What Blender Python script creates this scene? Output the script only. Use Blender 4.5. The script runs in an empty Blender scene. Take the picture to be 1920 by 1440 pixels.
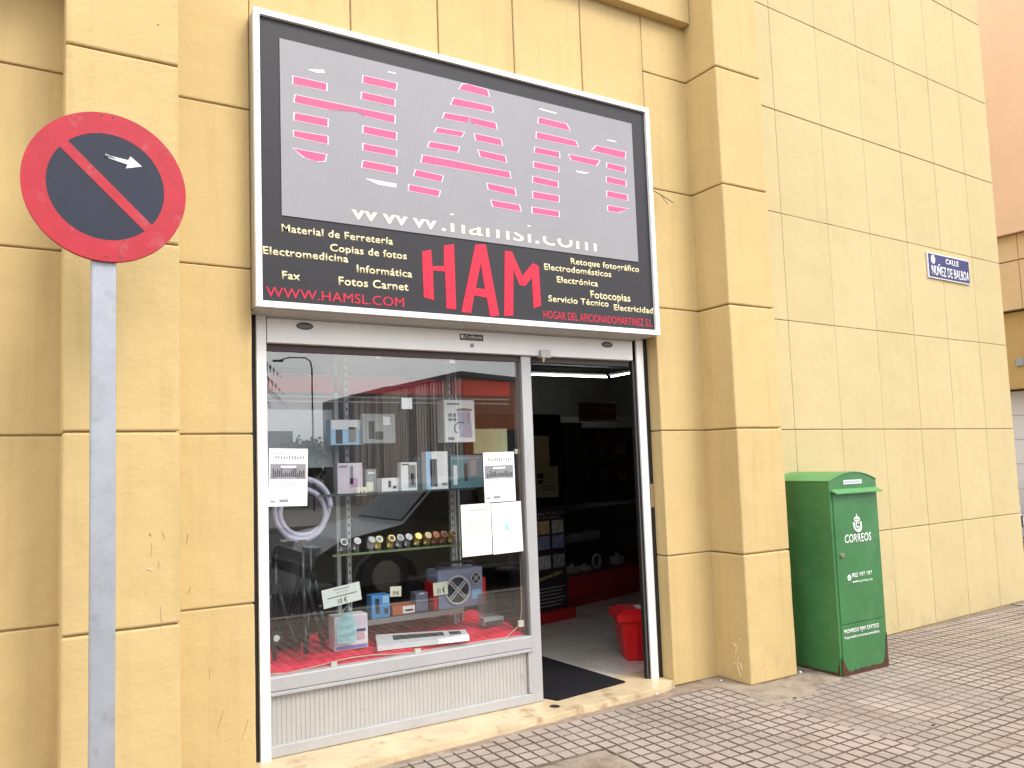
import bpy, bmesh, math, random
from mathutils import Vector, Matrix, noise
R = math.radians
scene = bpy.context.scene
C = scene.collection

# ------------------------------------------------------------------ camera
cam_d = bpy.data.cameras.new('camera'); cam = bpy.data.objects.new('camera', cam_d); C.objects.link(cam)
yaw, pit, rol = .50250, .0761, -.0299
F_ = Vector((math.sin(yaw)*math.cos(pit), math.cos(yaw)*math.cos(pit), math.sin(pit)))
R_ = Vector((math.cos(yaw), -math.sin(yaw), 0)); U_ = R_.cross(F_)
R2 = math.cos(rol)*R_ + math.sin(rol)*U_; U2 = -math.sin(rol)*R_ + math.cos(rol)*U_
cam.matrix_world = Matrix(((R2.x, U2.x, -F_.x, 0), (R2.y, U2.y, -F_.y, -3.9), (R2.z, U2.z, -F_.z, 1.52), (0, 0, 0, 1)))
cam_d.sensor_width = 36; cam_d.lens = 1445.52/1920*36
cam_d.shift_x = (960-838.33)/1920; cam_d.shift_y = (759.05-720)/1920
cam_d.clip_start = .05; cam_d.clip_end = 600
scene.camera = cam

# ------------------------------------------------------------------ sky, sun, exposure
SUN_EL, SUN_AZ = 48, 28          # azimuth measured from -Y towards +X
w = bpy.data.worlds.new('World'); scene.world = w; w.use_nodes = True
nt = w.node_tree; nt.nodes.clear()
out = nt.nodes.new('ShaderNodeOutputWorld'); bg = nt.nodes.new('ShaderNodeBackground')
sky = nt.nodes.new('ShaderNodeTexSky'); sky.sky_type = 'NISHITA'; sky.sun_disc = False
sky.sun_elevation = R(SUN_EL); sky.sun_rotation = R(180-SUN_AZ); sky.air_density = 1.3; sky.dust_density = 3.5
tc = nt.nodes.new('ShaderNodeTexCoord')
mp = nt.nodes.new('ShaderNodeMapping'); mp.inputs['Scale'].default_value = (1, 1, 2.4)
nz = nt.nodes.new('ShaderNodeTexNoise'); nz.inputs['Scale'].default_value = 2.2; nz.inputs['Detail'].default_value = 7; nz.inputs['Roughness'].default_value = .55
cr = nt.nodes.new('ShaderNodeValToRGB')
cr.color_ramp.elements[0].position = .36; cr.color_ramp.elements[0].color = (8.2, 8.5, 9.2, 1)
cr.color_ramp.elements[1].position = .66; cr.color_ramp.elements[1].color = (15.0, 14.9, 15.0, 1)
mx = nt.nodes.new('ShaderNodeMixRGB'); mx.inputs['Fac'].default_value = .85
nt.links.new(tc.outputs['Generated'], mp.inputs['Vector']); nt.links.new(mp.outputs[0], nz.inputs['Vector'])
nt.links.new(nz.outputs['Fac'], cr.inputs['Fac']); nt.links.new(sky.outputs[0], mx.inputs[1]); nt.links.new(cr.outputs[0], mx.inputs[2])
nt.links.new(mx.outputs[0], bg.inputs[0]); bg.inputs[1].default_value = .14
nt.links.new(bg.outputs[0], out.inputs[0])
sd = bpy.data.lights.new('sun', 'SUN'); sd.energy = 1.25; sd.angle = R(24); sd.color = (1, .95, .87)
sun = bpy.data.objects.new('sun', sd); C.objects.link(sun)
sv = Vector((math.sin(R(SUN_AZ))*math.cos(R(SUN_EL)), -math.cos(R(SUN_AZ))*math.cos(R(SUN_EL)), math.sin(R(SUN_EL))))
sun.rotation_euler = sv.to_track_quat('Z', 'Y').to_euler(); sun.location = sv*40
scene.view_settings.view_transform = 'Standard'; scene.view_settings.look = 'None'
scene.view_settings.exposure = .80; scene.view_settings.gamma = 1; scene.view_settings.use_curve_mapping = False
scene.render.engine = 'CYCLES'
scene.cycles.max_bounces = 8; scene.cycles.transparent_max_bounces = 12
scene.cycles.caustics_reflective = False; scene.cycles.caustics_refractive = False

# ------------------------------------------------------------------ helpers
def tag(o, label=None, cat=None, group=None, kind=None):
    if label: o['label'] = label
    if cat: o['category'] = cat
    if group: o['group'] = group
    if kind: o['kind'] = kind
    return o
def empty(name, loc, label=None, cat=None, group=None, kind=None, rz=0):
    o = bpy.data.objects.new(name, None); C.objects.link(o); o.location = loc; o.rotation_euler = (0, 0, rz)
    o.empty_display_size = .1
    o['_m'] = 1
    return tag(o, label, cat, group, kind)
def mat_of(o):
    return Matrix.LocRotScale(o.location, o.rotation_euler, o.scale)
def link(name, me, m=None, parent=None, world=True, smooth=False):
    """link a mesh; when world is True its vertices are world coordinates and stay there"""
    me.name = name
    if m and not me.materials: me.materials.append(m)
    if smooth:
        for p in me.polygons: p.use_smooth = True
    o = bpy.data.objects.new(name, me); C.objects.link(o)
    if world and me.vertices:
        xs = [v.co for v in me.vertices]
        c = Vector([(min(v[i] for v in xs)+max(v[i] for v in xs))/2 for i in range(3)])
        me.transform(Matrix.Translation(-c)); o.location = c
    if parent:
        o.parent = parent
        if world:
            q = parent; M = Matrix.Identity(4)
            while q:
                M = (mat_of(q) if q.parent is None else q.matrix_parent_inverse @ mat_of(q)) @ M if False else M
                q = q.parent
            o.matrix_parent_inverse = world_of(parent).inverted()
    return o
def world_of(o):
    L = mat_of(o)
    return L if o.parent is None else world_of(o.parent) @ o.matrix_parent_inverse @ L
def bm_mesh(bm, smooth=False):
    me = bpy.data.meshes.new('mesh'); bmesh.ops.recalc_face_normals(bm, faces=bm.faces[:]); bm.to_mesh(me); bm.free()
    if smooth:
        for p in me.polygons: p.use_smooth = True
    return me
def add_box(bm, x0, x1, y0, y1, z0, z1, M=None):
    vs = [bm.verts.new((x, y, z)) for x in (x0, x1) for y in (y0, y1) for z in (z0, z1)]
    if M:
        for v in vs: v.co = M @ v.co
    for f in ((0,1,3,2), (4,6,7,5), (0,4,5,1), (2,3,7,6), (0,2,6,4), (1,5,7,3)): bm.faces.new([vs[i] for i in f])
    return vs
def add_cyl(bm, p0, p1, r0, r1=None, n=12, cap=True):
    p0 = Vector(p0); p1 = Vector(p1); r1 = r0 if r1 is None else r1
    d = (p1-p0).normalized(); a = d.orthogonal().normalized(); b_ = d.cross(a)
    A = [bm.verts.new(p0+(a*math.cos(t)+b_*math.sin(t))*r0) for t in [2*math.pi*i/n for i in range(n)]]
    B = [bm.verts.new(p1+(a*math.cos(t)+b_*math.sin(t))*r1) for t in [2*math.pi*i/n for i in range(n)]]
    for i in range(n): bm.faces.new((A[i], A[(i+1)%n], B[(i+1)%n], B[i]))
    if cap: bm.faces.new(A[::-1]); bm.faces.new(B)
def add_tube(bm, pts, r, n=8):
    pts = [Vector(p) for p in pts]; rings = []
    prev = None
    for i, p in enumerate(pts):
        d = (pts[min(i+1, len(pts)-1)]-pts[max(i-1, 0)]).normalized()
        a = d.orthogonal().normalized() if prev is None else (prev-d*prev.dot(d)).normalized()
        prev = a; b_ = d.cross(a)
        rr = r[i] if isinstance(r, (list, tuple)) else r
        rings.append([bm.verts.new(p+(a*math.cos(t)+b_*math.sin(t))*rr) for t in [2*math.pi*k/n for k in range(n)]])
    for A, B in zip(rings, rings[1:]):
        for i in range(n): bm.faces.new((A[i], A[(i+1)%n], B[(i+1)%n], B[i]))
    bm.faces.new(rings[0][::-1]); bm.faces.new(rings[-1])
def add_prism(bm, pts, y0, y1, M=None, holes=None):
    """polygon in x,z extruded from y0 to y1"""
    A = [bm.verts.new((p[0], y0, p[1])) for p in pts]; B = [bm.verts.new((p[0], y1, p[1])) for p in pts]
    n = len(pts)
    for i in range(n): bm.faces.new((A[i], A[(i+1)%n], B[(i+1)%n], B[i]))
    bm.faces.new(A).normal_update(); bm.faces.new(B[::-1]).normal_update()
    if M:
        for v in A+B: v.co = M @ v.co
def box(name, x0, x1, y0, y1, z0, z1, m, parent=None, bev=.003, M=None, seg=2):
    bm = bmesh.new(); add_box(bm, x0, x1, y0, y1, z0, z1, M)
    if bev: bmesh.ops.bevel(bm, geom=bm.edges[:], offset=bev, segments=seg, affect='EDGES', profile=.6)
    return link(name, bm_mesh(bm), m, parent)
def boxes(name, L, m, parent=None, bev=0, M=None):
    bm = bmesh.new()
    for b in L: add_box(bm, *b, M=M)
    if bev: bmesh.ops.bevel(bm, geom=bm.edges[:], offset=bev, segments=2, affect='EDGES', profile=.6)
    return link(name, bm_mesh(bm), m, parent)
def block_mesh(dx, dy, dz, seed, bev=.007, jit=.0022, step=.12):
    """a cast panel with softly rounded, slightly irregular arrises, centred on 0"""
    bm = bmesh.new(); add_box(bm, -dx/2, dx/2, -dy/2, dy/2, -dz/2, dz/2)
    bmesh.ops.bevel(bm, geom=bm.edges[:], offset=bev, segments=2, affect='EDGES', profile=.5)
    for ax, d in ((0, dx), (2, dz)):
        n = max(1, int(d/step))
        for i in range(1, n):
            co = [0, 0, 0]; no = [0, 0, 0]; co[ax] = -d/2+d*i/n; no[ax] = 1
            bmesh.ops.bisect_plane(bm, geom=bm.verts[:]+bm.edges[:]+bm.faces[:], plane_co=co, plane_no=no)
    for v in bm.verts:
        q = v.co*5+Vector((seed*7.3, seed*3.1, seed*1.7))
        v.co += Vector((noise.noise(q), noise.noise(q+Vector((9, 0, 0)))*.7, noise.noise(q+Vector((0, 9, 0)))))*jit
    me = bm_mesh(bm); return me

# ------------------------------------------------------------------ materials
def nmat(name, col, rough=.6, metal=0, spec=.5, var=0, vscale=6, bump=0, bscale=60, emis=None, estr=1, coat=0, rnd=0, dirt=None, dscale=3, dthr=(.5, .7), alpha=1, bdist=.002):
    m = bpy.data.materials.new(name); m.use_nodes = True; t = m.node_tree; p = t.nodes['Principled BSDF']
    p.inputs['Roughness'].default_value = rough; p.inputs['Metallic'].default_value = metal
    p.inputs['Specular IOR Level'].default_value = spec
    p.inputs['Coat Weight'].default_value = coat
    p.inputs['Alpha'].default_value = alpha
    g = t.nodes.new('ShaderNodeNewGeometry')
    cur = None
    rgb = t.nodes.new('ShaderNodeRGB'); rgb.outputs[0].default_value = (*col, 1); cur = rgb.outputs[0]
    def mul(cur, fac_out, lo, hi):
        mr = t.nodes.new('ShaderNodeMapRange'); mr.inputs[1].default_value = .25; mr.inputs[2].default_value = .75
        mr.inputs[3].default_value = lo; mr.inputs[4].default_value = hi; t.links.new(fac_out, mr.inputs[0])
        mm = t.nodes.new('ShaderNodeVectorMath'); mm.operation = 'SCALE'
        t.links.new(cur, mm.inputs[0]); t.links.new(mr.outputs[0], mm.inputs['Scale']); return mm.outputs[0]
    if var:
        for sc, k in ((vscale, 1), (vscale*6, .5)):
            n = t.nodes.new('ShaderNodeTexNoise'); n.inputs['Scale'].default_value = sc; n.inputs['Detail'].default_value = 5
            t.links.new(g.outputs['Position'], n.inputs['Vector']); cur = mul(cur, n.outputs['Fac'], 1-var*k, 1+var*k)
    if rnd:
        oi = t.nodes.new('ShaderNodeObjectInfo'); cur = mul(cur, oi.outputs['Random'], 1-rnd, 1+rnd)
    if dirt:
        n = t.nodes.new('ShaderNodeTexNoise'); n.inputs['Scale'].default_value = dscale; n.inputs['Detail'].default_value = 8; n.inputs['Roughness'].default_value = .65
        t.links.new(g.outputs['Position'], n.inputs['Vector'])
        mr = t.nodes.new('ShaderNodeMapRange'); mr.inputs[1].default_value = dthr[0]; mr.inputs[2].default_value = dthr[1]
        t.links.new(n.outputs['Fac'], mr.inputs[0])
        mxx = t.nodes.new('ShaderNodeMixRGB'); mxx.inputs[2].default_value = (*dirt, 1)
        t.links.new(mr.outputs[0], mxx.inputs[0]); t.links.new(cur, mxx.inputs[1]); cur = mxx.outputs[0]
    t.links.new(cur, p.inputs['Base Color'])
    if bump:
        n = t.nodes.new('ShaderNodeTexNoise'); n.inputs['Scale'].default_value = bscale; n.inputs['Detail'].default_value = 4
        t.links.new(g.outputs['Position'], n.inputs['Vector'])
        b = t.nodes.new('ShaderNodeBump'); b.inputs['Strength'].default_value = bump; b.inputs['Distance'].default_value = bdist
        t.links.new(n.outputs['Fac'], b.inputs['Height']); t.links.new(b.outputs[0], p.inputs['Normal'])
    if emis:
        p.inputs['Emission Color'].default_value = (*emis, 1); p.inputs['Emission Strength'].default_value = estr
    return m
def wall_mat(name, col, stain=.35):
    """cast yellow render: mottled tint per panel, faint runs, splash marks low down, fine stipple"""
    m = nmat(name, col, rough=.88, spec=.25, var=.035, vscale=1.3, rnd=.018)
    t = m.node_tree; p = t.nodes['Principled BSDF']; g = t.nodes.new('ShaderNodeNewGeometry')
    cur = p.inputs['Base Color'].links[0].from_socket
    mpn = t.nodes.new('ShaderNodeMapping'); mpn.inputs['Scale'].default_value = (9, 9, .7); t.links.new(g.outputs['Position'], mpn.inputs[0])
    n = t.nodes.new('ShaderNodeTexNoise'); n.inputs['Scale'].default_value = 1.6; n.inputs['Detail'].default_value = 6; t.links.new(mpn.outputs[0], n.inputs[0])
    r = t.nodes.new('ShaderNodeMapRange'); r.inputs[1].default_value = .52; r.inputs[2].default_value = .85; r.inputs[4].default_value = stain; t.links.new(n.outputs['Fac'], r.inputs[0])
    mm = t.nodes.new('ShaderNodeMixRGB'); mm.inputs[2].default_value = (col[0]*.62, col[1]*.55, col[2]*.5, 1)
    t.links.new(r.outputs[0], mm.inputs[0]); t.links.new(cur, mm.inputs[1]); cur = mm.outputs[0]
    # scuffs and splash marks with an outline of their own, thinning out above half a metre
    sx = t.nodes.new('ShaderNodeSeparateXYZ'); t.links.new(g.outputs['Position'], sx.inputs[0])
    h = t.nodes.new('ShaderNodeMapRange'); h.inputs[1].default_value = 0; h.inputs[2].default_value = .5; h.inputs[3].default_value = .13; h.inputs[4].default_value = -.12
    t.links.new(sx.outputs[2], h.inputs[0])
    n2 = t.nodes.new('ShaderNodeTexNoise'); n2.inputs['Scale'].default_value = 5; n2.inputs['Detail'].default_value = 9; n2.inputs['Roughness'].default_value = .7; t.links.new(g.outputs['Position'], n2.inputs[0])
    ad = t.nodes.new('ShaderNodeMath'); ad.operation = 'ADD'; t.links.new(h.outputs[0], ad.inputs[0]); t.links.new(n2.outputs['Fac'], ad.inputs[1])
    r2 = t.nodes.new('ShaderNodeMapRange'); r2.inputs[1].default_value = .56; r2.inputs[2].default_value = .72; r2.inputs[4].default_value = .28; t.links.new(ad.outputs[0], r2.inputs[0])
    m2 = t.nodes.new('ShaderNodeMixRGB'); m2.inputs[2].default_value = (.36, .28, .17, 1)
    t.links.new(r2.outputs[0], m2.inputs[0]); t.links.new(cur, m2.inputs[1]); t.links.new(m2.outputs[0], p.inputs['Base Color'])
    nb = t.nodes.new('ShaderNodeTexNoise'); nb.inputs['Scale'].default_value = 55; nb.inputs['Detail'].default_value = 3; t.links.new(g.outputs['Position'], nb.inputs[0])
    nc = t.nodes.new('ShaderNodeTexNoise'); nc.inputs['Scale'].default_value = 4; nc.inputs['Detail'].default_value = 3; t.links.new(g.outputs['Position'], nc.inputs[0])
    b1 = t.nodes.new('ShaderNodeBump'); b1.inputs['Strength'].default_value = .5; b1.inputs['Distance'].default_value = .004; t.links.new(nb.outputs['Fac'], b1.inputs['Height'])
    b2 = t.nodes.new('ShaderNodeBump'); b2.inputs['Strength'].default_value = .5; b2.inputs['Distance'].default_value = .02; t.links.new(nc.outputs['Fac'], b2.inputs['Height']); t.links.new(b1.outputs[0], b2.inputs['Normal'])
    t.links.new(b2.outputs[0], p.inputs['Normal'])
    return m
M_wall = wall_mat('yellow_render', (.575, .428, .200))
M_wall2 = wall_mat('light_paled_yellow_render', (.545, .445, .24), .15)  # the street wall's overexposed paleness is put into this yellow's colour
M_joint = nmat('joint', (.34, .245, .125), .95, var=.2)
M_white = nmat('white_aluminium', (.88, .88, .88), .35, var=.03, vscale=3)
M_alu = nmat('satin_aluminium', (.44, .44, .445), .42, metal=.2, var=.06, vscale=5, bump=.05)
M_black = nmat('black_gap', (.012, .012, .013), .7)
M_glassdark = nmat('dark_plastic', (.02, .02, .022), .4)
M_signblk = nmat('sign_black_vinyl', (.026, .024, .029), .45, spec=.3, var=.05, vscale=2)
M_signred = nmat('sign_red_vinyl', (.62, .018, .05), .5, spec=.3)
M_cream = nmat('sign_cream_vinyl', (.80, .72, .42), .4)
M_galv = nmat('galvanised_steel', (.36, .38, .42), .5, metal=.35, var=.10, vscale=9, dirt=(.26, .27, .29), dscale=14, dthr=(.57, .78), bump=.1, bscale=30)
M_red = nmat('sign_red_paint', (.42, .020, .035), .5, spec=.35, var=.10, vscale=12, dirt=(.40, .12, .13), dscale=14, dthr=(.56, .80))
M_navy = nmat('sign_navy_paint', (.020, .025, .043), .5, spec=.3, var=.1, vscale=8, dirt=(.10, .10, .12), dscale=40, dthr=(.70, .78))
M_arrow = nmat('sign_white_paint', (.85, .85, .85), .5)
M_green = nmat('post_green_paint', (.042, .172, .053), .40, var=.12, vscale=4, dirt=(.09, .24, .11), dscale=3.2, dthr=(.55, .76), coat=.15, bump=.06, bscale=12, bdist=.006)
M_greenL = nmat('post_green_pale', (.085, .27, .09), .45, var=.08, vscale=6)  # paler green for the roof and hood
M_rust = nmat('rust', (.075, .028, .015), .9, var=.4, vscale=30, bump=.6, bscale=120)
M_print = nmat('white_print', (.80, .82, .80), .5)
M_paper = nmat('paper', (.82, .82, .82), .7)
M_paperY = nmat('cream_paper', (.80, .78, .62), .7)
M_ink = nmat('grey_ink', (.28, .28, .30), .7)
M_inkd = nmat('dark_ink', (.07, .07, .08), .7, var=.6, vscale=60)
M_marble = nmat('marble_sill', (.60, .475, .30), .35, var=.16, vscale=5, dirt=(.27, .16, .075), dscale=7, dthr=(.54, .74), bump=.25, bscale=40)
M_mat = nmat('rubber_mat', (.013, .012, .015), .95, spec=.15, bump=.5, bscale=200)
M_cloth = nmat('red_cloth', (.76, .010, .055), .85, var=.15, vscale=10)
M_redp = nmat('red_plastic', (.66, .012, .015), .35)
M_dark = nmat('dark_shelf', (.03, .028, .03), .5)
M_steelw = nmat('white_upright', (.46, .46, .47), .4)
M_asph = nmat('asphalt', (.05, .05, .052), .9, var=.2, vscale=3, bump=.6, bscale=80, bdist=.006)
M_conc = nmat('patch_concrete', (.29, .24, .185), .9, var=.16, vscale=7, dirt=(.15, .11, .075), dscale=6, dthr=(.48, .68), bump=.9, bscale=45, bdist=.006)

def glass_mat(name, tint=(.93, .95, .95), base=.045, rough=0.0):
    m = bpy.data.materials.new(name); m.use_nodes = True; t = m.node_tree; t.nodes.clear()
    o = t.nodes.new('ShaderNodeOutputMaterial'); mi = t.nodes.new('ShaderNodeMixShader')
    tr = t.nodes.new('ShaderNodeBsdfTransparent'); tr.inputs[0].default_value = (*tint, 1)
    gl = t.nodes.new('ShaderNodeBsdfGlossy'); gl.inputs['Roughness'].default_value = rough
    lw = t.nodes.new('ShaderNodeLayerWeight'); lw.inputs[0].default_value = .5
    pw = t.nodes.new('ShaderNodeMath'); pw.operation = 'POWER'; pw.inputs[1].default_value = 5
    ma = t.nodes.new('ShaderNodeMath'); ma.operation = 'MULTIPLY_ADD'; ma.inputs[1].default_value = 1-base; ma.inputs[2].default_value = base
    t.links.new(lw.outputs['Facing'], pw.inputs[0]); t.links.new(pw.outputs[0], ma.inputs[0]); t.links.new(ma.outputs[0], mi.inputs[0])
    t.links.new(tr.outputs[0], mi.inputs[1]); t.links.new(gl.outputs[0], mi.inputs[2]); t.links.new(mi.outputs[0], o.inputs[0])
    return m
M_glass = glass_mat('shop_glass', base=.10)
M_shelfglass = glass_mat('shelf_glass', (.80, .88, .82), .05)
M_clear = glass_mat('clear_plastic', (.72, .73, .76), .22, .25)

# ------------------------------------------------------------------ lettering
_cap = {}
def text_mesh(s, off=.0, shear=0, spacing=1):
    cu = bpy.data.curves.new('t', 'FONT'); cu.body = s; cu.size = 1; cu.offset = off; cu.shear = shear; cu.space_character = spacing; cu.resolution_u = 3
    o = bpy.data.objects.new('t', cu); C.objects.link(o); bpy.context.view_layer.update()
    dg = bpy.context.evaluated_depsgraph_get(); me = bpy.data.meshes.new_from_object(o.evaluated_get(dg))
    bpy.data.objects.remove(o); bpy.data.curves.remove(cu); return me
_c = text_mesh('E'); CAP = max(v.co.y for v in _c.vertices)
def lettering(name, s, x0, x1, z0, cap, y, m, parent, off=.02, M=None, shear=0, z1=None, cut=None):
    """flat vinyl letters, lower left at x0,z0, stretched to reach x1"""
    me = text_mesh(s, off, shear, 1.03+off*2)
    a = min(v.co.x for v in me.vertices); b = max(v.co.x for v in me.vertices)
    sx = (x1-x0)/(b-a); sz = cap/CAP; sl = 0 if z1 is None else (z1-z0)/(x1-x0)
    for v in me.vertices:
        x = (v.co.x-a)*sx
        v.co = Vector((x0+x, y, z0+v.co.y*sz+x*sl))
    bm = bmesh.new(); bm.from_mesh(me); bmesh.ops.remove_doubles(bm, verts=bm.verts[:], dist=1e-6)
    if cut:
        for lo, hi in cut:      # blank rows of a scanned display
            for z in (lo, hi):
                bmesh.ops.bisect_plane(bm, geom=bm.verts[:]+bm.edges[:]+bm.faces[:], plane_co=(0, 0, z), plane_no=(0, 0, 1))
            bmesh.ops.delete(bm, geom=[f for f in bm.faces if lo < f.calc_center_median().z < hi], context='FACES')
    bmesh.ops.recalc_face_normals(bm, faces=bm.faces[:])
    r = bmesh.ops.extrude_face_region(bm, geom=bm.faces[:])
    bmesh.ops.translate(bm, verts=[e for e in r['geom'] if isinstance(e, bmesh.types.BMVert)], vec=(0, -.0012, 0))
    if M: bm.transform(M)
    me2 = bm_mesh(bm)
    return link(name, me2, m, parent)

# ================================================================== GROUND
pav = link('pavement', bm_mesh((lambda bm: (add_box(bm, -6, 40, -3.6, 4.0, -.25, -.012), bm)[1])(bmesh.new())), nmat('pavement_bed', (.20, .165, .13), .95, var=.2, vscale=8, bump=.5), None)
tag(pav, 'pavement of pale square tiles scored into small squares', kind='structure')
M_groove = nmat('tile_groove', (.125, .092, .066), .95, var=.2, vscale=6, dirt=(.21, .17, .13), dscale=2.2, dthr=(.50, .66))
M_groovew = nmat('tile_groove_worn', (.155, .122, .098), .95, var=.2, vscale=6)
M_tile = nmat('pavement_tile', (.315, .265, .228), .85, var=.09, vscale=2.5, rnd=.085, dirt=(.22, .175, .14), dscale=2.6, dthr=(.47, .78), bump=.5, bscale=140, bdist=.003)
T = .44
def tile_mesh(seed, worn=0.0):
    rd = random.Random(seed); bm = bmesh.new(); n = 5; c = T/n
    add_box(bm, -T/2+.0015, T/2-.0015, -T/2+.0015, T/2-.0015, -.04, -.0065)
    for i in range(n):
        for j in range(n):
            h = -rd.random()*.0012-worn*.002; g = .0046+rd.random()*.0010-worn*.0012; s = .0022
            x0 = -T/2+i*c+g; x1 = x0+c-2*g; y0 = -T/2+j*c+g; y1 = y0+c-2*g
            j_ = lambda: rd.uniform(-.0008, .0008)
            A = [bm.verts.new((x+j_(), y+j_(), -.0066)) for x, y in ((x0, y0), (x1, y0), (x1, y1), (x0, y1))]
            B = [bm.verts.new((x, y, h)) for x, y in ((x0+s, y0+s), (x1-s, y0+s), (x1-s, y1-s), (x0+s, y1-s))]
            for k in range(4): bm.faces.new((A[k], A[(k+1)%4], B[(k+1)%4], B[k]))
            bm.faces.new(B).material_index = 1
    for f in bm.faces:
        if f.material_index == 0 and f.calc_center_median().z > -.0040: pass
    return bm_mesh(bm)
tmeshes = [tile_mesh(i) for i in range(4)]; wmeshes = [tile_mesh(i+20, 1) for i in range(3)]
for me in tmeshes: me.materials.append(M_groove); me.materials.append(M_tile)
for me in wmeshes: me.materials.append(M_groovew); me.materials.append(M_tile)
rd = random.Random(4)
def in_patch(x, y):
    # concreted zone round the pillar foot and the post box
    return (3.95 < x < 5.5 and y > -.50)
cnt = 0
edge_bm = bmesh.new()
for i in range(-6, 24):
    x = 4.02+(i-.0)*T-T*7+T/2      # joint line at x = 4.02
    off = -.60 if x < 4.02 else -.82
    j = 3
    while True:
        y = off+j*T-T/2; j -= 1
        if y < -3.0: break
        if y+T/2 > (-.12 if x < 4.0 else .02)+.05 and not (x > 5.3 and y < .1): 
            if not (x > 5.3 and y-T/2 < .10): continue
        if x > 5.3 and y > (x-4.67)*.048+.1: continue
        if x < 4.02 and y+T/2 > -.12+.1: continue
        if in_patch(x, y): continue
        if abs(x-2.48) < .2 and abs(y+.82) < .15: continue   # the tile replaced by concrete
        o = bpy.data.objects.new('paving_tile', wmeshes[rd.randrange(3)] if (4.1 < x < 5.4 and y > -1.2) or rd.random() < .06 else tmeshes[rd.randrange(4)]); C.objects.link(o); o.parent = pav
        o.matrix_parent_inverse = world_of(pav).inverted()
        o.location = (x+rd.uniform(-.001, .001), y+rd.uniform(-.001, .001), rd.uniform(-.0015, .0012))
        o.rotation_euler = (rd.uniform(-.003, .003), rd.uniform(-.003, .003), rd.choice((0, math.pi/2, math.pi, -math.pi/2))+rd.uniform(-.003, .003))
        cnt += 1
# narrow cut tiles along the step
for i in range(-6, 7):
    x = 4.02+i*T-T*0-T/2-0*T
    if x > 4.0: continue
def rough_sheet(name, poly, z, amp, m, label=None, seed=0, step=.05):
    """an uneven trowelled slab filling a polygon, with a ragged edge"""
    bm = bmesh.new(); vs = [bm.verts.new((p[0], p[1], 0)) for p in poly]; bm.faces.new(vs)
    xs = [p[0] for p in poly]; ys = [p[1] for p in poly]
    for ax, lo, hi in ((0, min(xs), max(xs)), (1, min(ys), max(ys))):
        n = int((hi-lo)/step)
        for i in range(1, n):
            co = [0, 0, 0]; no = [0, 0, 0]; co[ax] = lo+(hi-lo)*i/n; no[ax] = 1
            bmesh.ops.bisect_plane(bm, geom=bm.verts[:]+bm.edges[:]+bm.faces[:], plane_co=co, plane_no=no)
    for v in bm.verts:
        q = v.co*6+Vector((seed, seed*2, 0)); onb = v.is_boundary
        if onb: v.co += Vector((noise.noise(q*2), noise.noise(q*2+Vector((5, 5, 5))), 0))*.018
        v.co.z = z+noise.noise(q)*amp-(.004 if onb else 0)
    r = bmesh.ops.extrude_face_region(bm, geom=bm.faces[:]); bmesh.ops.translate(bm, verts=[e for e in r['geom'] if isinstance(e, bmesh.types.BMVert)], vec=(0, 0, -.03))
    o = link(name, bm_mesh(bm), m, pav)
    if label: o['label'] = label
    return o
rough_sheet('concrete_patch', [(4.03, .03), (4.03, -.60), (4.46, -.60), (4.48, -.50), (5.35, -.49), (5.36, .14), (4.6, .10)], .003, .004, M_conc, 'grey concrete fill round the pillar foot and post box', 1)
rough_sheet('concrete_patch', [(2.27, -1.03), (2.27, -.61), (2.69, -.61), (2.69, -1.03)], .001, .004, M_conc, 'small square of rough brown concrete in place of a tile', 2)
M_mortar = nmat('edge_mortar', (.26, .20, .15), .95, var=.25, vscale=12, bump=1, bscale=60, bdist=.008)
rough_sheet('mortar_strip', [(-.6, -.33), (-.6, -.02), (3.79, .0), (4.19, .0), (4.19, -.04), (4.04, -.06), (4.04, -.15), (3.8, -.13)], .001, .005, M_mortar, 'dirty mortar strip along the marble step', 3, .06)
rough_sheet('mortar_strip', [(5.3, .02), (5.3, .10), (9.2, .29), (9.2, .235)], .002, .005, M_mortar, None, 4, .06)
kerb = boxes('kerb', [(-6+i*1.0+.005, -5+i*1.0-.005, -3.72, -3.602, -.3, .002) for i in range(46)], nmat('kerb_stone', (.33, .32, .30), .85, var=.15, bump=.4), None, bev=.01)
tag(kerb, kind='structure')
road = box('road', -60, 90, -70, -3.72, -.4, -.13, M_asph, None, bev=0); tag(road, 'grey asphalt street', kind='structure')
gnd = box('ground', -250, 250, -250, 250, -.9, -.45, nmat('far_ground', (.13, .12, .10), .95, var=.2, vscale=.3), None, bev=0); tag(gnd, kind='structure')
box('road_line', -40, 60, -9.62, -9.5, -.14, -.126, nmat('road_paint', (.7, .7, .68), .7, var=.1), road, bev=0)

# ================================================================== SHOP BUILDING
bld = empty('shop_building', (2.4, 0, 0), 'yellow rendered building of large cast panels with two pilasters round the shop', 'building')
G = .0038
ZC = [0, .855, 1.70, 2.55, 3.397, 4.24, 5.09, 5.94, 6.79]
sd_ = [0]
def block(name, x0, x1, y0, y1, z0, z1, m, parent, bev=.007, gx=G, gz=G):
    sd_[0] += 1
    me = block_mesh(x1-x0-2*gx, y1-y0, z1-z0-2*gz, sd_[0], bev); me.materials.append(m)
    o = bpy.data.objects.new(name, me); C.objects.link(o); o.location = ((x0+x1)/2, (y0+y1)/2, (z0+z1)/2)
    o.parent = parent; o.matrix_parent_inverse = world_of(parent).inverted(); return o
fw = boxes('facade_wall', [(-2.5, 1.000, .011, .235, -.2, 7.2), (3.815, 4.9, .011, .235, -.2, 7.2), (1.0, 3.815, .011, .235, 2.37, 7.2)], M_joint, bld)
zs = list(zip(ZC, ZC[1:]))
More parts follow.
